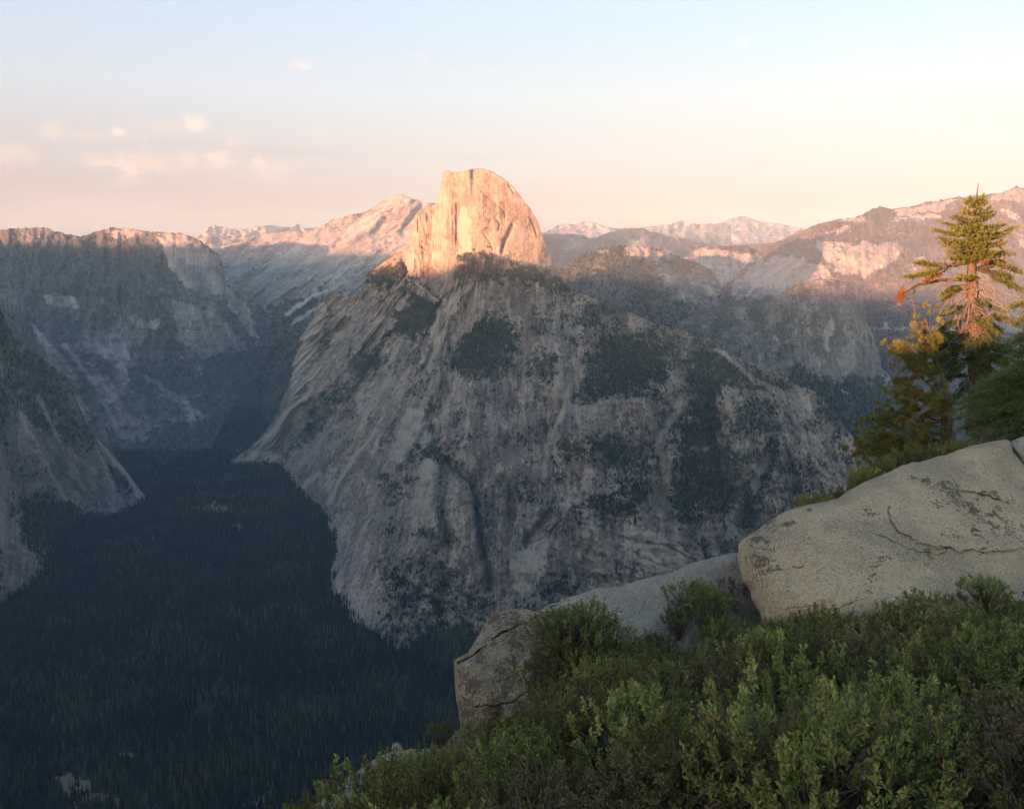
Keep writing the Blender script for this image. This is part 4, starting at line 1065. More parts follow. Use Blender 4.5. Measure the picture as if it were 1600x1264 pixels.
boulder("boulder", [(709, 1032), (710, 1060), (713, 1093), (719, 1140), (725, 1156), (741, 1163), (763, 1160), (800, 1172), (870, 1165), (905, 1100), (905, 1000), (872, 962), (839, 956), (818, 950), (795, 951), (776, 957), (764, 966), (754, 979), (741, 1001), (729, 1022), (716, 1027)],
        (805, 1060), [(710, 1040, 10.9), (725, 1156, 10.6), (795, 951, 11.6), (870, 965, 11.9), (900, 1080, 11.3), (820, 1170, 10.6)], 0.62, 1.5, mat_dark_boulder,
        "blocky granite boulder dark with lichen at the cliff edge, overhung by shrubs",
        cracks=[([(716, 1034), (742, 1020), (770, 998), (800, 978), (842, 962)], 2.4, 0.13), ([(745, 1103), (770, 1106), (788, 1103), (808, 1092), (826, 1080)], 1.6, 0.06), ([(830, 1010), (850, 1003), (870, 1000)], 1.4, 0.04)],
        lichen=[((733, 1090), 13, 45, 0.62), ((760, 1022), 26, 12, 0.5), ((785, 965), 30, 9, 0.66), ((740, 1150), 16, 10, 0.6), ((785, 1050), 18, 22, 0.36)], lichen0=0.40, amp=0.075, seed=331)
boulder("boulder", [(462, 1300), (482, 1262), (500, 1250), (515, 1243), (530, 1226), (546, 1212), (560, 1203), (590, 1182), (606, 1176), (640, 1169), (672, 1170), (700, 1170), (740, 1190), (780, 1250), (720, 1340), (560, 1360)],
        (620, 1260), [(480, 1264, 8.9), (560, 1203, 9.5), (672, 1170, 10.2), (760, 1230, 9.6), (560, 1350, 8.2), (720, 1330, 8.6)], 0.30, 1.0, mat_grey_boulder,
        "mottled grey rock slab at the bottom, half buried under shrubs, left of the lichen boulder", cracks=[([(600, 1205), (630, 1196), (660, 1200)], 1.5, 0.03)],
        lichen=[((562, 1212), 16, 7, 0.7), ((590, 1195), 40, 10, 0.45), ((520, 1245), 20, 8, 0.45)], lichen0=0.2, amp=0.03, seed=341, nth=300, nr=90)
boulder("boulder", [(611, 1170), (613, 1163), (619, 1160), (626, 1162), (630, 1168), (629, 1177), (620, 1182), (612, 1178)], (620, 1170), [(611, 1170, 10.3), (630, 1170, 10.3), (620, 1180, 10.2)], 0.06, 0.10, mat_grey_boulder,
        "little grey stone perched on the top edge of the mottled slab", amp=0.008, seed=351, nth=80, nr=30)
boulder("boulder", [(1577, 693), (1588, 685), (1605, 680), (1640, 682), (1690, 720), (1700, 800), (1640, 800), (1606, 738), (1592, 714)], (1630, 730), [(1577, 693, 13.9), (1640, 682, 14.4), (1700, 800, 13.6), (1606, 738, 13.5)], 0.35, 1.0, mat_grey_boulder,
        "dull boulder wedged behind the top corner of the huge pale one", lichen0=0.25, amp=0.04, seed=361, nth=160, nr=60)

# ------------------------------------------------------------------ plant parts
def tube(pts, radii, sides=6):
    pts = np.asarray(pts, float)
    radii = np.asarray(radii, float)
    t = np.gradient(pts, axis=0)
    t /= np.linalg.norm(t, axis=1, keepdims=True) + 1e-9
    ref = np.where(np.abs(t[:, 2:3]) > 0.9, np.array([[1.0, 0, 0]]), np.array([[0, 0, 1.0]]))
    a = np.cross(t, ref)
    a /= np.linalg.norm(a, axis=1, keepdims=True) + 1e-9
    b_ = np.cross(t, a)
    ang = np.linspace(0, 2 * math.pi, sides, endpoint=False)
    V = pts[:, None] + radii[:, None, None] * (np.cos(ang)[None, :, None] * a[:, None] + np.sin(ang)[None, :, None] * b_[:, None])
    return V.reshape(-1, 3), grid_faces(len(pts), sides, True)


class Geo:
    """Collects pieces of one part."""
    def __init__(self):
        self.v, self.f, self.t, self.n = [], [], [], 0
    def add(self, v, f, tint=0.5):
        v = np.asarray(v, float).reshape(-1, 3)
        self.v.append(v)
        self.f.append(np.asarray(f) + self.n)
        self.t.append(np.broadcast_to(np.asarray(tint, float), (len(v),)))
        self.n += len(v)
    def tube(self, pts, radii, sides=5, tint=0.5):
        self.add(*tube(pts, radii, sides), tint)
    def leaves(self, base, direc, length, width, tint, fold=0.25):
        """Many leaf blades: base points, directions, sizes (arrays)."""
        n = len(base)
        if n == 0:
            return
        d = direc / (np.linalg.norm(direc, axis=1, keepdims=True) + 1e-9)
        s = np.cross(d, RNG.normal(size=(n, 3)))
        s /= np.linalg.norm(s, axis=1, keepdims=True) + 1e-9
        u = np.cross(d, s)
        L, Wd = np.asarray(length)[:, None] * np.ones((n, 1)), np.asarray(width)[:, None] * np.ones((n, 1))
        v = np.stack([base, base + d * L * 0.55 + s * Wd * 0.5 + u * Wd * fold, base + d * L, base + d * L * 0.55 - s * Wd * 0.5 + u * Wd * fold], 1)
        self.add(v.reshape(-1, 3), np.arange(n * 4).reshape(n, 4), np.repeat(np.asarray(tint, float) * np.ones(n), 4))
    def obj(self, name, mat, parent=None, smooth=False):
        return mesh_obj(name, np.concatenate(self.v), self.f, mat, parent, smooth=smooth, attrs={'tint': np.concatenate(self.t)})


def leaf_material(name, stops, transl=0.25, rough=0.55, vary=1.0):
    m, T, b = material(name)
    tint = T.attr('tint').outputs['Fac']
    rnd = T.n('ShaderNodeObjectInfo').outputs['Random']
    c = T.ramp(tint, stops)
    hsv = T.n('ShaderNodeHueSaturation')
    T.put(hsv.inputs['Value'], T.math('MULTIPLY_ADD', rnd, 0.8 * vary, 1.0 - 0.4 * vary))
    T.put(hsv.inputs['Hue'], T.math('MULTIPLY_ADD', rnd, 0.04 * vary, 0.5 - 0.022 * vary))
    T.put(hsv.inputs['Color'], c)
    c = hsv.outputs[0]
    T.put(b.inputs['Base Color'], c)
    b.inputs['Roughness'].default_value = rough
    b.inputs['Specular IOR Level'].default_value = 0.35
    tr = T.n('ShaderNodeBsdfTranslucent')
    T.put(tr.inputs[0], c)
    mx = T.n('ShaderNodeMixShader')
    mx.inputs[0].default_value = transl
    T.t.links.new(b.outputs[0], mx.inputs[1])
    T.t.links.new(tr.outputs[0], mx.inputs[2])
    T.t.links.new(mx.outputs[0], T.t.nodes['Material Output'].inputs[0])
    return m


mat_leaf = leaf_material("shrub_leaves", [(0.0, (0.045, 0.055, 0.016)), (0.35, (0.105, 0.118, 0.028)), (0.7, (0.195, 0.205, 0.052)), (0.9, (0.32, 0.31, 0.10)), (0.93, (0.20, 0.10, 0.035)), (1.0, (0.26, 0.10, 0.04))])
mat_brown_leaf = leaf_material("half_dry_shrub_leaves", [(0.0, (0.055, 0.050, 0.026)), (0.4, (0.11, 0.105, 0.042)), (0.7, (0.16, 0.125, 0.06)), (1.0, (0.24, 0.13, 0.06))])
mat_needle = leaf_material("fir_needles", [(0.0, (0.024, 0.036, 0.016)), (0.5, (0.080, 0.112, 0.030)), (0.85, (0.160, 0.195, 0.045)), (0.9, (0.15, 0.07, 0.028)), (1.0, (0.17, 0.075, 0.028))], 0.15, vary=0.0)
mat_pine = leaf_material("pine_needles", [(0.0, (0.06, 0.075, 0.020)), (0.4, (0.125, 0.135, 0.028)), (0.75, (0.19, 0.18, 0.036)), (0.85, (0.17, 0.085, 0.03)), (1.0, (0.17, 0.075, 0.025))], 0.2, vary=0.0)


def bark_material(name, c0, c1, scale=14.0):
    m, T, b = material(name)
    pos = T.n('ShaderNodeNewGeometry').outputs['Position']
    x, y, z = T.sep(pos)
    v = T.comb(T.math('MULTIPLY', x, scale), T.math('MULTIPLY', y, scale), T.math('MULTIPLY', z, scale * 0.2))
    n = T.noise(v, 1.0, 6, 0.7)
    T.put(b.inputs['Base Color'], T.ramp(n, [(0.25, c0), (0.7, c1)]))
    bp = T.n('ShaderNodeBump')
    bp.inputs['Distance'].default_value = 0.05
    T.put(bp.inputs['Height'], n)
    T.put(b.inputs['Normal'], bp.outputs[0])
    return m


mat_bark = bark_material("furrowed_bark", (0.032, 0.025, 0.019), (0.15, 0.115, 0.082))
mat_grey_wood = bark_material("weathered_dead_wood", (0.10, 0.090, 0.078), (0.24, 0.222, 0.198), 30.0)
mat_twig = bark_material("shrub_stems", (0.07, 0.050, 0.038), (0.22, 0.17, 0.13), 40.0)


def empty(name, loc):
    o = bpy.data.objects.new(name, None)
    o.location = loc
    o.empty_display_size = 0.2
    COL.objects.link(o)
    return o


def curve_pts(a, b_, n=8, sag=0.0, wob=0.03):
    a, b_ = np.asarray(a, float), np.asarray(b_, float)
    t = np.linspace(0, 1, n)[:, None]
    L = np.linalg.norm(b_ - a)
    p = a + (b_ - a) * t + np.array([0, 0, -1.0]) * sag * L * 4 * t * (1 - t)
    w = RNG.normal(0, wob * L, (n, 3)) * (t * (1 - t) * 4)
    return p + w

# ------------------------------------------------------------------ conifers at the right
def local(o, arr):
    return np.asarray(arr, float) - np.array(o.location)


def sprays(geo, pts, f0, spread, tint, dens=1.0, needle=0.075, wid=0.020, droop=0.15):
    """Flat fir sprays along a branch: side twigs with needles all round."""
    pts = np.asarray(pts, float)
    L = np.linalg.norm(pts[-1] - pts[0])
    ax = (pts[-1] - pts[0]) / (L + 1e-9)
    side = np.cross(ax, [0, 0, 1.0])
    side /= np.linalg.norm(side) + 1e-9
    n = max(4, int(dens * L * 26))
    for i in range(n):
        t = f0 + (1 - f0) * (i + RNG.random()) / n
        k = t * (len(pts) - 1)
        j = min(int(k), len(pts) - 2)
        p = pts[j] + (pts[j + 1] - pts[j]) * (k - j)
        sg = 1 if i % 2 else -1
        tl = spread * (1.08 - 0.75 * (t - f0) / (1 - f0 + 1e-9)) * RNG.uniform(0.55, 1.1)
        d = ax * RNG.uniform(0.5, 0.9) + side * sg * RNG.uniform(0.4, 1.0) + np.array([0, 0, RNG.uniform(-droop, 0.22)])
        if i > n - 4:
            d = ax + RNG.normal(0, 0.15, 3)
        d /= np.linalg.norm(d)
        q = p + d * tl
        m_ = max(8, int(tl * 85))
        tt = RNG.random(m_)[:, None] ** 0.8
        base = p + (q - p) * tt + RNG.normal(0, 0.012, (m_, 3))
        dirs = d * 0.9 + RNG.normal(0, 0.55, (m_, 3)) + np.array([0, 0, 0.25])
        geo.leaves(base, dirs, RNG.uniform(0.7, 1.2, m_) * needle, RNG.uniform(0.8, 1.2, m_) * wid, np.clip(tint + RNG.normal(0, 0.12, m_) + 0.10 * tt[:, 0], 0, 0.86 if tint < 0.87 else 1.0))


# --- the tall weathered fir
DF = 22.0
fir = empty("fir_tree", P(1534, 705, DF))
tag(fir, "tall weathered fir with a bare spike top and dead drooping branches, lit by the sun", "tree")
trk = [(1534, 712, 22), (1533, 660, 20), (1532, 610, 18), (1530, 570, 16), (1528, 545, 14.5), (1525, 510, 12.5), (1521, 480, 10.5), (1520, 455, 8.5), (1519, 430, 7), (1520, 400, 5.5), (1522, 370, 4.2), (1523.5, 345, 3.2), (1525, 325, 2.3), (1526, 312, 1.5), (1527, 300, 0.9), (1529, 286, 0.5)]
PXM = DF / F_PX
tp = local(fir, [P(u, v, DF) for u, v, w in trk])
tp2 = np.stack([np.interp(np.linspace(0, 1, 70), np.linspace(0, 1, len(tp)), tp[:, i]) for i in range(3)], 1)
tw = np.interp(np.linspace(0, 1, 70), np.linspace(0, 1, len(tp)), [w * PXM for u, v, w in trk])
tv, tf = tube(tp2, tw, 20)
ctr = np.repeat(tp2, 20, 0)
dr = tv - ctr
tv = ctr + dr * (1 + 0.16 * fbm(tv[:, 0] * 9 + tv[:, 1] * 7, tv[:, 2] * 1.3, octs=3, seed=401))[:, None]
mesh_obj("trunk", tv, tf, mat_bark, fir)


def trunk_at(v):
    vv_ = [t[1] for t in trk][::-1]
    return np.interp(v, vv_, [t[0] for t in trk][::-1])


crown = Geo()
limbs = Geo()
tiers = [(318, -13, -4, 10, -6), (326, -18, -7, 14, -8), (337, -26, -6, 25, -8), (348, -38, -8, 27, -11), (358, -48, -8, 34, -4), (367, -58, -7, 58, -8), (376, -60, -2, 54, -6), (385, -62, -4, 50, -2), (393, -46, 4, 58, 6), (401, -42, 6, 32, 6), (407, -38, 4, 24, 6)]
for k, (v, lu, lv, ru, rv) in enumerate(tiers):
    a = local(fir, P(trunk_at(v), v, DF))
    nb = 10
    for j in range(nb):
        th = 2 * math.pi * (j + 0.35 * k) / nb + RNG.uniform(-0.2, 0.2)
        c_, s_ = math.cos(th), math.sin(th)
        ext = (ru if c_ > 0 else -lu) * PXM * RNG.uniform(0.62, 1.12)
        rise = -(rv if c_ > 0 else lv) * PXM * abs(c_) + 0.04
        mean_e = 0.5 * (ru - lu) * PXM
        tip = a + np.array([c_ * ext, s_ * mean_e * 0.9, rise + RNG.normal(0, 0.03)])
        pts = curve_pts(a, tip, 7, 0.06, 0.02)
        limbs.tube(pts, np.linspace(0.018, 0.004, 7), 5)
        rust = RNG.random() < (0.16 if (c_ > 0.3 and v > 370) else 0.0)
        sprays(crown, pts, 0.15, max(0.11, ext * 0.34), 0.93 if rust else 0.54 + RNG.normal(0, 0.05), 1.25)


def limb(u0, v0, path, r0, fol=None, tint=0.5, dz=0.0, geo_l=limbs, spread=0.22, f0=0.4, dens=1.0):
    a = local(fir, P(u0, v0, DF))
    n = len(path)
    pts = [a] + [local(fir, P(u, v, DF + dz * (i + 1) / n)) for i, (u, v) in enumerate(path)]
    pts = np.array(pts)
    q = np.linspace(0, len(pts) - 1, 14)
    pp = np.stack([np.interp(q, np.arange(len(pts)), pts[:, i]) for i in range(3)], 1) + RNG.normal(0, 0.010, (14, 3))
    geo_l.tube(pp, np.linspace(r0, r0 * 0.22, 14), 6)
    if fol:
        sprays(crown, pp, f0, spread, tint, dens)
    return pp


# live boughs under the crown
limb(1518, 410, [(1500, 414), (1480, 416), (1462, 424), (1445, 430), (1417, 433)], 0.05, True, 0.62, -0.5, spread=0.26, f0=0.55, dens=2.6)
limb(1500, 414, [(1480, 418), (1462, 416), (1448, 412), (1432, 412)], 0.02, True, 0.62, -0.6, spread=0.24, f0=0.4, dens=2.2)
limb(1480, 420, [(1468, 428), (1456, 434), (1448, 440)], 0.02, True, 0.92, -0.6, spread=0.16, f0=0.3, dens=2)
for path, tint in (([(1540, 418), (1560, 414), (1578, 420), (1592, 428)], 0.34), ([(1545, 424), (1562, 428), (1578, 436)], 0.30), ([(1540, 414), (1552, 410), (1566, 411)], 0.36), ([(1550, 430), (1575, 444), (1598, 456)], 0.36)):
    limb(1524, 420, path, 0.035, True, tint, 0.5, spread=0.27, f0=0.35, dens=2.0)
limb(1518, 432, [(1508, 434), (1500, 436)], 0.03, True, 0.58, -0.6, spread=0.26, f0=0.1, dens=4)
for path in ([(1506, 448), (1490, 456), (1474, 460)], [(1500, 446), (1490, 452), (1482, 466)]):
    limb(1518, 446, path, 0.03, True, 0.25, 0.5, spread=0.26, f0=0.3, dens=3)
for path, tint in (([(1530, 492), (1545, 496), (1558, 502)], 0.28), ([(1528, 496), (1535, 505), (1545, 512)], 0.30), ([(1515, 490), (1505, 500), (1498, 512)], 0.26), ([(1500, 500), (1480, 510), (1462, 520)], 0.30),
                   ([(1500, 515), (1480, 530), (1455, 545), (1440, 552)], 0.34), ([(1495, 530), (1470, 545), (1440, 560), (1424, 566)], 0.28), ([(1500, 540), (1475, 560), (1445, 580), (1430, 592)], 0.26), ([(1495, 525), (1465, 535), (1445, 538)], 0.38), ([(1500, 548), (1480, 572), (1462, 585)], 0.22), ([(1490, 520), (1476, 526), (1462, 534)], 0.3)):
    limb(1524, 486 + (path[0][1] - 490) * 0.8, path, 0.035, True, tint, RNG.uniform(-1.2, 0.2), spread=0.30, f0=0.35, dens=1.9)
for path in ([(1545, 560), (1560, 562), (1574, 575)], [(1548, 590), (1562, 600), (1570, 616)], [(1520, 590), (1508, 606), (1500, 620)]):
    limb(1532, path[0][1] - 14, path, 0.03, True, 0.24, 0.6, spread=0.28, f0=0.2, dens=2.2)
for path, tint in (([(1500, 452), (1486, 460), (1476, 470)], 0.35), ([(1530, 505), (1548, 508), (1562, 516)], 0.3), ([(1510, 520), (1490, 545), (1468, 565), (1450, 572)], 0.36), ([(1505, 545), (1480, 552), (1456, 556)], 0.34), ([(1510, 560), (1490, 580), (1476, 600)], 0.26), ([(1540, 540), (1556, 546), (1570, 552)], 0.28)):
    limb(1524, path[0][1] - 8, path, 0.03, True, tint, RNG.uniform(-1.2, 0.4), spread=0.30, f0=0.25, dens=2.2)
for k in range(26):                                     # short drooping boughs round the middle of the trunk
    v0 = RNG.uniform(462, 600)
    th = RNG.uniform(-math.pi, 0.35)
    ln = RNG.uniform(0.45, 1.05)
    a = local(fir, P(trunk_at(v0), v0, DF))
    pts = curve_pts(a, a + np.array([math.cos(th) * ln, math.sin(th) * ln * 0.8, -RNG.uniform(0.1, 0.45)]), 8, -0.06, 0.03)
    limbs.tube(pts, np.linspace(0.022, 0.005, 8), 5)
    sprays(crown, pts, 0.35, 0.26, RNG.uniform(0.24, 0.42), 1.5)
crown.obj("crown", mat_needle, fir)
limbs.obj("limbs", mat_bark, fir)
bare = limb
g1 = Geo()
limb(1516, 436, [(1490, 436), (1465, 440), (1440, 444), (1425, 451), (1412, 459), (1402, 466)], 0.055, geo_l=g1, dz=-0.6)
g1.obj("branch", mat_bark, fir)
gr = Geo()
for (u, v, du, dv) in ((1408, 459, -7, 2), (1404, 462, -5, 4), (1412, 457, 2, -2), (1408, 462, 0, 8), (1406, 466, 3, 14)):
    c0 = local(fir, P(u, v, DF - 0.6))
    m_ = 60
    gr.leaves(c0 + RNG.normal(0, 0.045, (m_, 3)), RNG.normal(0, 1, (m_, 3)) + np.array([du * 0.1, 0, -dv * 0.1]), np.full(m_, 0.07), np.full(m_, 0.018), np.full(m_, 0.97))
gr.obj("dead_needles", mat_needle, fir)
drop = [(1516, 448, [(1500, 450), (1490, 462), (1484, 480), (1478, 492)]), (1512, 456, [(1500, 462), (1488, 478), (1474, 494), (1462, 510)]), (1510, 460, [(1498, 470), (1486, 490), (1478, 515), (1472, 530)]), (1514, 462, [(1506, 474), (1500, 495), (1490, 516)]), (1516, 464, [(1510, 480), (1505, 500), (1503, 520)]), (1518, 464, [(1514, 480), (1512, 500), (1510, 515)]),
        (1508, 456, [(1494, 458), (1478, 472), (1470, 490), (1462, 498)]), (1524, 458, [(1535, 466), (1542, 478), (1545, 496)]), (1524, 452, [(1545, 468), (1562, 480), (1580, 484), (1586, 496)]), (1526, 448, [(1546, 462), (1566, 478), (1578, 492), (1576, 508)]), (1526, 440, [(1548, 446), (1564, 462), (1575, 478)]), (1524, 444, [(1540, 452), (1556, 456), (1570, 472)]), (1526, 432, [(1550, 446), (1570, 458), (1600, 466)]),
        (1535, 520, [(1556, 518), (1568, 530), (1578, 548), (1588, 560)]), (1535, 512, [(1560, 512), (1570, 524), (1576, 540)]), (1512, 470, [(1490, 500), (1478, 512), (1466, 528)]), (1528, 468, [(1536, 480), (1541, 492)]), (1512, 466, [(1502, 484), (1495, 508), (1486, 538), (1470, 552)]), (1516, 440, [(1500, 436), (1480, 440), (1470, 455), (1464, 470)]),
        (1520, 586, [(1508, 596), (1498, 610), (1490, 622), (1489, 634)]), (1520, 590, [(1510, 600), (1507, 616)]), (1521, 570, [(1508, 566), (1496, 562)]), (1522, 574, [(1512, 590), (1522, 612)]), (1494, 390, [(1484, 398), (1476, 408), (1472, 418)]), (1490, 372, [(1480, 378)]), (1560, 384, [(1572, 396), (1580, 408), (1582, 414)]), (1556, 390, [(1566, 402), (1576, 412)]), (1430, 450, [(1424, 466), (1428, 478)]), (1414, 458, [(1408, 474), (1399, 482)]), (1500, 340, [(1492, 344)]), (1540, 336, [(1556, 335)])]
for u0, v0, path in drop:
    gd = Geo()
    pp = limb(u0, v0, path, 0.022, geo_l=gd, dz=RNG.uniform(-0.9, 0.3))
    for _ in range(7):
        k = RNG.integers(4, 13)
        d = RNG.normal(0, 1, 3) * np.array([1, 0.6, 0.5]) + np.array([0, 0, -0.7])
        d /= np.linalg.norm(d)
        gd.tube(curve_pts(pp[k], pp[k] + d * RNG.uniform(0.12, 0.35), 5, 0.05, 0.04), np.linspace(0.006, 0.002, 5), 4)
    gd.obj("dead_branch", mat_grey_wood, fir)
gd = Geo()
for _ in range(70):
    v = RNG.uniform(450, 545)
    a = local(fir, P(trunk_at(v) + RNG.uniform(-6, 6), v, DF - 0.2))
    d = np.array([RNG.normal(-0.25, 0.8), RNG.normal(-0.4, 0.5), RNG.uniform(-1.0, -0.1)])
    d /= np.linalg.norm(d)
    gd.tube(curve_pts(a, a + d * RNG.uniform(0.3, 0.9), 7, -0.10, 0.05), np.linspace(0.009, 0.002, 7), 4)
gd.obj("dead_twigs", mat_grey_wood, fir)["kind"] = "stuff"

# --- the low golden pine
DP = 20.0
pine = empty("pine_tree", P(1484, 706, DP))
tag(pine, "low spreading pine with golden and rusty needle tufts, left of the tall fir", "tree")
gt, gl, gn = Geo(), Geo(), Geo()
base = local(pine, P(1484, 712, DP))
top = local(pine, P(1474, 590, DP))
gt.tube(curve_pts(base, top, 10, 0.0, 0.015), np.linspace(0.17, 0.05, 10), 12)
gt.obj("trunk", mat_bark, pine)
limbs_p = [(700, (1322, 702), 0.55, 15), (695, (1340, 694), 0.6, 16), (690, (1352, 672), 0.5, 18), (680, (1362, 655), 0.5, 16), (680, (1376, 640), 0.5, 14), (660, (1395, 642), 0.45, 14), (660, (1400, 618), 0.55, 12), (640, (1398, 585), 0.95, 5), (640, (1404, 600), 0.6, 9),
           (620, (1402, 548), 0.42, 13), (610, (1412, 534), 0.42, 14), (600, (1432, 505), 0.42, 11), (600, (1446, 496), 0.40, 9), (610, (1430, 560), 0.5, 12), (620, (1440, 545), 0.5, 10), (640, (1455, 605), 0.55, 11), (650, (1440, 622), 0.82, 9), (670, (1420, 640), 0.6, 14), (690, (1400, 690), 0.55, 16), (696, (1376, 690), 0.5, 16), (700, (1420, 702), 0.45, 14), (690, (1440, 675), 0.5, 12), (640, (1470, 612), 0.5, 9), (650, (1474, 632), 0.6, 8), (690, (1365, 706), 0.45, 14), (685, (1420, 668), 0.6, 14)]
for v0, tip, tone, nt in limbs_p:
    a = local(pine, P(1478, v0, DP))
    b_ = local(pine, P(tip[0], tip[1], DP + RNG.uniform(-1.0, 0.6)))
    pts = curve_pts(a, b_, 9, 0.07, 0.02)
    gl.tube(pts, np.linspace(0.032, 0.008, 9), 5)
    for i in range(int(nt * 2.1)):
        t = RNG.uniform(0.45, 1.0) ** 0.7
        k = t * 8
        j = min(int(k), 7)
        c0 = pts[j] + (pts[j + 1] - pts[j]) * (k - j) + RNG.normal(0, 0.14, 3) * np.array([1, 1, 0.8])
        m_ = 64
        d = RNG.normal(0, 1, (m_, 3))
        d /= np.linalg.norm(d, axis=1, keepdims=True)
        d += np.array([-0.35, -0.1, 0.35])
        tn = np.clip(tone - 0.06 + RNG.normal(0, 0.20), 0.0, 0.72) if tone < 0.8 else tone
        if RNG.random() < 0.05:
            tn = 0.92
        gn.leaves(np.repeat(c0[None], m_, 0) + RNG.normal(0, 0.01, (m_, 3)), d, RNG.uniform(0.075, 0.125, m_), np.full(m_, 0.010), np.clip(tn + RNG.normal(0, 0.05, m_), 0, 0.76 if tn < 0.8 else 1))
gl.obj("limbs", mat_bark, pine)
gn.obj("crown", mat_pine, pine)
for i in range(9):
    ga = Geo()
    path = [(1452 + RNG.uniform(-8, 8), 636 + RNG.uniform(-4, 4)), (1430 + RNG.uniform(-5, 5), 648 + RNG.uniform(-6, 6)), (1418 + RNG.uniform(-4, 5), 668), (1422 + RNG.uniform(-5, 8), 690 + RNG.uniform(-6, 8))]
    pts = np.array([local(pine, P(u, v, DP - 0.8)) for u, v in path])
    q = np.linspace(0, 3, 12)
    ga.tube(np.stack([np.interp(q, np.arange(4), pts[:, k]) for k in range(3)], 1) + RNG.normal(0, 0.012, (12, 3)), np.linspace(0.012, 0.004, 12), 4)
    ga.obj("dead_branch", mat_grey_wood, pine)

# --- dark young fir pushing in from the right
DG = 17.5
gfir = empty("fir_tree", P(1655, 720, DG))
tag(gfir, "dense dark green young fir at the right edge above the pale boulder", "tree")
gt, gn, gl = Geo(), Geo(), Geo()
gt.tube(curve_pts(local(gfir, P(1655, 730, DG)), local(gfir, P(1640, 420, DG)), 14, 0, 0.005), np.linspace(0.16, 0.02, 14), 12)
gt.obj("trunk", mat_bark, gfir)
tips = [(1583, 482, 470), (1590, 508, 488), (1596, 528, 500), (1580, 541, 520), (1588, 556, 530), (1566, 566, 540), (1572, 582, 552), (1552, 588, 562), (1540, 600, 572), (1522, 610, 582), (1530, 624, 596), (1506, 626, 600), (1496, 642, 615), (1512, 650, 628), (1490, 657, 634), (1500, 672, 650), (1520, 680, 660), (1545, 688, 668), (1570, 690, 672), (1556, 640, 610), (1575, 620, 590), (1590, 600, 570), (1540, 660, 632), (1585, 660, 630), (1600, 640, 610), (1560, 668, 650), (1498, 632, 606), (1515, 664, 640), (1530, 645, 615), (1580, 640, 605), (1560, 610, 580), (1548, 628, 600)]
for u, v, v0 in tips:
    a = local(gfir, P(1648, v0, DG))
    b_ = local(gfir, P(u, v, DG + RNG.uniform(-0.9, 0.5)))
    pts = curve_pts(a, b_, 9, -0.05, 0.015)
    gl.tube(pts, np.linspace(0.022, 0.005, 9), 5)
    sprays(gn, pts, 0.18, 0.34, 0.40, 1.9, needle=0.06, wid=0.018, droop=0.3)
for k in range(30):                                     # boughs on the far and outer sides
    v0 = RNG.uniform(460, 700)
    th = RNG.uniform(-1.2, 1.6)
    ln = 0.3 + (v0 - 440) / 270 * 1.5
    a = local(gfir, P(1648, v0, DG))
    b_ = a + np.array([math.cos(th) * ln, math.sin(th) * ln, -0.15])
    pts = curve_pts(a, b_, 8, -0.05, 0.015)
    gl.tube(pts, np.linspace(0.02, 0.005, 8), 5)
    sprays(gn, pts, 0.18, 0.3, 0.36, 0.8, needle=0.07, wid=0.022)
gl.obj("limbs", mat_bark, gfir)
gn.obj("crown", mat_needle, gfir)

# ------------------------------------------------------------------ shrubs
def shrub_parts(seed, rx, h, clusters, per, mat, tone, leaf=0.036, open_=0.0):
    """Leaf mass and stems of one evergreen shrub, as two meshes to be shared by its copies."""
    global RNG
    keep, RNG = RNG, np.random.default_rng(seed)
    gf, gs = Geo(), Geo()
    lobes = [(RNG.uniform(-0.5, 0.5) * rx, RNG.uniform(-0.5, 0.5) * rx, RNG.uniform(0.45, 0.8) * h, RNG.uniform(0.35, 0.6) * rx) for _ in range(7)]
    for i in range(clusters):
        lx, ly, lz, lr = lobes[RNG.integers(len(lobes))]
        d = RNG.normal(0, 1, 3)
        d[2] = abs(d[2]) * 0.9 - 0.25
        d /= np.linalg.norm(d)
        r = lr * RNG.uniform(0.55, 1.0) ** 0.5
        c0 = np.array([lx, ly, lz]) + d * r * np.array([1, 1, 0.75])
        c0[2] = max(c0[2], 0.06)
        up = d * 0.55 + np.array([0, 0, 0.9]) + RNG.normal(0, 0.25, 3)
        up /= np.linalg.norm(up)
        tl = RNG.uniform(0.07, 0.14)
        t = RNG.random(per)
        base = c0 + up * (t * tl)[:, None] + RNG.normal(0, 0.008, (per, 3))
        dirs = up * (0.35 + 0.8 * t)[:, None] + RNG.normal(0, 0.55, (per, 3))
        tn = np.clip(tone + RNG.normal(0, 0.10) + 0.16 * (t - 0.5) + RNG.normal(0, 0.07, per), 0.0, 0.88)
        tn = np.where(RNG.random(per) < 0.02, 0.97, tn)
        gf.leaves(base, dirs, RNG.uniform(0.7, 1.25, per) * leaf, RNG.uniform(0.75, 1.2, per) * leaf * 0.52, tn)
        if i % 3 == 0:
            root = np.array([lx * 0.25, ly * 0.25, 0.0])
            pts = curve_pts(root, c0 + up * tl, 7, -0.04, 0.05)
            gs.tube(pts, np.linspace(0.013, 0.0025, 7), 4)
    for i in range(int(10 * open_)):
        th = RNG.uniform(0, 6.28)
        tip = np.array([math.cos(th) * rx * RNG.uniform(0.3, 1.0), math.sin(th) * rx * RNG.uniform(0.3, 1.0), h * RNG.uniform(0.8, 1.25)])
        pts = curve_pts([0, 0, 0], tip, 8, -0.03, 0.06)
        gs.tube(pts, np.linspace(0.010, 0.002, 8), 4)
    RNG = keep
    return gf, gs


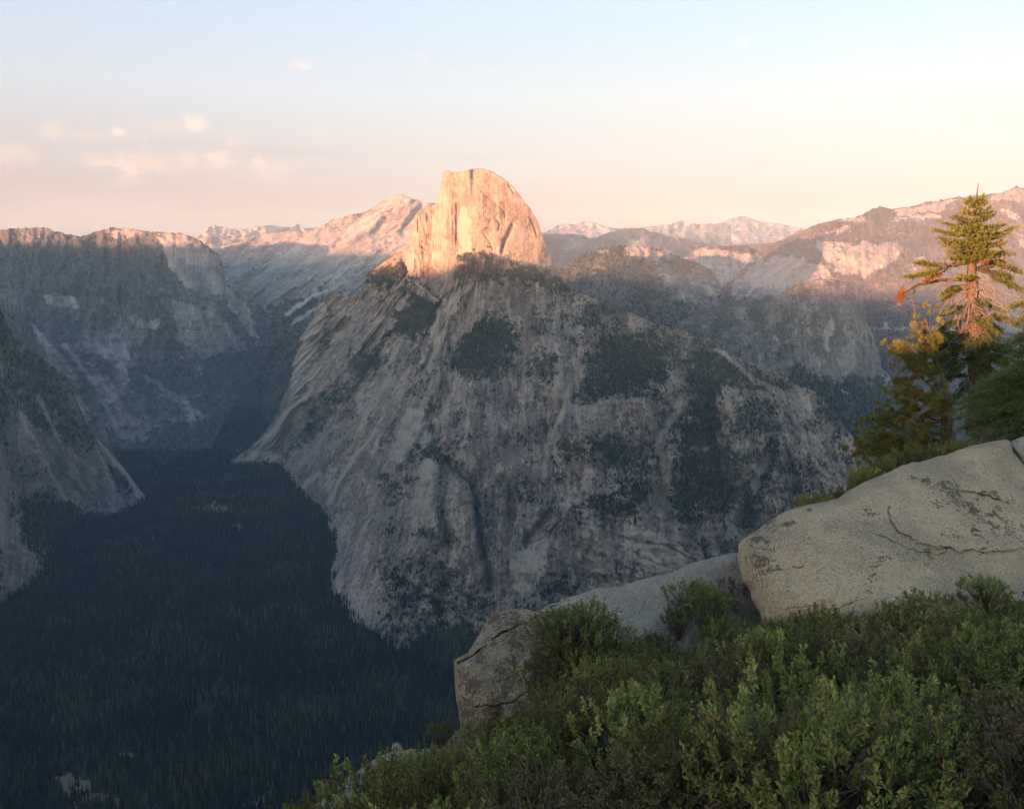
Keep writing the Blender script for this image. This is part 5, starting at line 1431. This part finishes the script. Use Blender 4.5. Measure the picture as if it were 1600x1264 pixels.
KINDS = {}
for key, args in {'a': (501, 0.62, 0.58, 210, 30, mat_leaf, 0.54, 0.031, 0.6), 'b': (502, 0.70, 0.54, 230, 30, mat_leaf, 0.46, 0.030, 0.5), 'c': (503, 0.52, 0.64, 180, 30, mat_leaf, 0.62, 0.032, 0.7), 'd': (504, 0.58, 0.60, 130, 26, mat_leaf, 0.36, 0.031, 1.2),
                  'e': (505, 0.60, 0.54, 110, 24, mat_brown_leaf, 0.5, 0.029, 2.2), 'f': (506, 0.66, 0.50, 200, 30, mat_leaf, 0.42, 0.029), 'g': (507, 0.40, 0.42, 70, 24, mat_leaf, 0.42, 0.032)}.items():
    KINDS[key] = (args, None)
PROTO = {}


def shrub(kind, loc, rz, sc, label, group):
    """One shrub: foliage and stems under their own root; later ones of a kind are copies."""
    root = empty("shrub", loc)
    root.rotation_euler = (0, 0, rz)
    root.scale = (sc, sc, sc * RNG.uniform(0.85, 1.15))
    tag(root, label, "shrub", group)
    if kind not in PROTO:
        args = KINDS[kind][0]
        gf, gs = shrub_parts(*args)
        f = gf.obj("foliage", args[5], root)
        s = gs.obj("stems", mat_twig, root, smooth=True)
        PROTO[kind] = (f, s)
    else:
        for part in PROTO[kind]:
            c = part.copy()
            COL.objects.link(c)
            c.parent = root
    return root


LINE = pl([(440, 1310), (520, 1268), (560, 1255), (640, 1228), (690, 1206), (720, 1184), (770, 1162), (840, 1150), (880, 1100), (960, 1060), (1050, 1030), (1120, 1045), (1165, 1030), (1195, 992), (1245, 984), (1330, 962), (1390, 928), (1450, 930), (1500, 922), (1540, 906), (1620, 902), (1800, 900)])


def px_of(p):
    x, y, z = p
    w = y * CP - z * SP
    return CX + F_PX * x / w, CY - F_PX * (y * SP + z * CP) / w


placed = []
tries = 0
while len(placed) < 215 and tries < 30000:
    tries += 1
    y = math.sqrt(RNG.uniform(4.3 ** 2, 12.2 ** 2))
    x = RNG.uniform(-0.26, 1.0) * y
    z = float(ground_z(x, y)) - 0.05
    kind = RNG.choice(list('abcdef'), p=[0.21, 0.18, 0.18, 0.13, 0.19, 0.11])
    sc = RNG.uniform(0.72, 1.28) * (0.86 if y < 6.5 else 1.0)
    h = KINDS[kind][0][2] * sc
    u, v = px_of((x, y, z + h))
    if u < 545 or u > 2150 or v < LINE(u) - 2:
        continue
    if v > 1420:
        continue
    gapd = 0.42 if y < 8 else 0.47
    if any((x - a) ** 2 + (y - b_) ** 2 < gapd ** 2 for a, b_, _ in placed):
        continue
    placed.append((x, y, z))
    brown = kind == 'e'
    lab = "half dry brownish shrub among the green ones of the thicket below the boulders" if brown else "leafy green shrub in the dense thicket below the boulders"
    shrub(kind, (x, y, z), RNG.uniform(0, 6.28), sc, lab, "brownish shrubs in the thicket" if brown else "green shrubs of the thicket")
print("shrubs", len(placed), tries)

for u, v, d, kind, sc in ((876, 985, 10.4, 'd', 0.75), (890, 1000, 10.2, 'd', 1.05), (930, 1000, 10.6, 'f', 0.8), (892, 1060, 9.9, 'f', 0.9), (872, 1110, 9.9, 'd', 0.7), (925, 1060, 9.9, 'd', 0.95), (965, 1030, 10.6, 'f', 0.7), (905, 985, 11.0, 'd', 0.55), (878, 965, 10.9, 'e', 0.45), (960, 1060, 10.0, 'b', 0.85), (806, 1165, 9.7, 'f', 0.7), (850, 1150, 9.6, 'd', 0.7), (775, 1165, 9.7, 'b', 0.6)):
    c0 = P(u, v, d)
    h = KINDS[kind][0][2] * sc
    shrub(kind, (c0[0], c0[1], c0[2] - h * 0.6), RNG.uniform(0, 6.28), sc, "dark olive shrub crowding the right side of the lichen covered boulder", "shrubs against the lichen boulder")
for u, v, d, kind, sc, lab in ((1075, 930, 12.4, 'g', 0.80, "small round shrub in the hollow on the long low boulder"),
                               (1060, 975, 11.8, 'd', 0.62, "dark shrub at the foot of the long low boulder, left of the shaded gap"),
                               (1110, 960, 12.0, 'd', 0.85, "bushy dark shrub in front of the shaded gap under the huge pale boulder"),
                               (1130, 1000, 11.4, 'f', 0.75, "low dark shrub beneath the shaded gap between two boulders"),
                               (1010, 1025, 11.2, 'b', 0.62, "rounded shrub hiding the lower edge of the long low boulder"),
                               (1545, 925, 10.2, 'c', 0.55, "tallest leafy shrub sticking up in front of the huge boulder near the right edge"),
                               (690, 1150, 10.0, 'd', 0.36, "thin sprig of a shrub beside the foot of the lichen covered boulder"),
                               (640, 1214, 9.3, 'g', 0.5, "small shrub growing on the mottled rock slab")):
    c0 = P(u, v, d)
    h = KINDS[kind][0][2] * sc
    shrub(kind, (c0[0], c0[1], c0[2] - h * 0.55), RNG.uniform(0, 6.28), sc, lab, None)
for i, (u, v) in enumerate(((1232, 797), (1258, 788), (1284, 779), (1302, 774), (1322, 764), (1342, 745), (1362, 732), (1384, 724), (1404, 716), (1424, 709), (1446, 703), (1468, 698), (1490, 693), (1512, 690), (1370, 745), (1340, 762))):
    d = 15.2 + 0.1 * i + RNG.uniform(-0.3, 0.5)
    c0 = P(u, v, d)
    shrub('abcf'[i % 4], (c0[0], c0[1], c0[2] - 0.45), RNG.uniform(0, 6.28), (0.36 if i < 2 else 0.62) + 0.2 * RNG.random(), "green shrub peeping over the upper edge of the huge pale boulder", "shrubs behind the huge boulder")

# dead sticks
def stick(path, d, r, label, sub=5, cat="dead branch"):
    pts = np.array([P(u, v, d) for u, v in path])
    q = np.linspace(0, len(pts) - 1, 14)
    pp = np.stack([np.interp(q, np.arange(len(pts)), pts[:, i]) for i in range(3)], 1) + RNG.normal(0, 0.006, (14, 3))
    g = Geo()
    g.tube(pp, np.linspace(r, r * 0.35, 14), 6)
    for _ in range(sub):
        k = RNG.integers(3, 13)
        dd = RNG.normal(0, 1, 3)
        dd[2] = abs(dd[2]) * 0.6
        dd /= np.linalg.norm(dd)
        g.tube(curve_pts(pp[k], pp[k] + dd * RNG.uniform(0.1, 0.3), 5, 0.02, 0.06), np.linspace(r * 0.5, r * 0.2, 5), 4)
    return tag(g.obj("dead_branch", mat_grey_wood, None, True), label, cat)


stick([(842, 938), (858, 946), (868, 958), (878, 975)], 10.6, 0.010, "forked grey dead branch on top of the lichen boulder's right end", 7)
stick([(866, 940), (876, 934), (886, 930)], 11.0, 0.008, "short bare grey twig rising against the cliff above the lichen boulder", 6)
stick([(1068, 945), (1082, 946), (1096, 950), (1112, 955)], 11.9, 0.022, "pale barkless stick lying before the long low boulder", 1)
stick([(800, 1010), (808, 1016), (830, 1010), (850, 1005)], 10.2, 0.006, "thin pale twig bent over the face of the lichen boulder", 3)
stick([(1508, 688), (1514, 683), (1522, 690)], 16.5, 0.03, "chunky pale broken branch stub under the young fir", 0)

# ------------------------------------------------------------------ haze: the evening air, one even closed box round everything
HB = (-12300.0, 11200.0, -8600.0, 23500.0, -1040.0, 1750.0)
hv = np.array([[HB[i], HB[2 + j], HB[4 + k]] for i in (0, 1) for j in (0, 1) for k in (0, 1)])
haze = mesh_obj("haze", hv, np.array([[0, 1, 3, 2], [4, 6, 7, 5], [0, 4, 5, 1], [2, 3, 7, 6], [0, 2, 6, 4], [1, 5, 7, 3]]), smooth=False)
hm = bpy.data.materials.new("haze")
hm.use_nodes = True
ht = NT(hm.node_tree)
hm.node_tree.nodes.remove(hm.node_tree.nodes['Principled BSDF'])
pv = ht.n('ShaderNodeVolumePrincipled')
pv.inputs['Color'].default_value = (0.52, 0.75, 1.0, 1)
pv.inputs['Density'].default_value = HAZE
pv.inputs['Anisotropy'].default_value = -0.25
ht.t.links.new(pv.outputs[0], hm.node_tree.nodes['Material Output'].inputs['Volume'])
haze.data.materials.append(hm)
tag(haze, "thin blue evening haze filling the valley and the distance", kind='stuff')
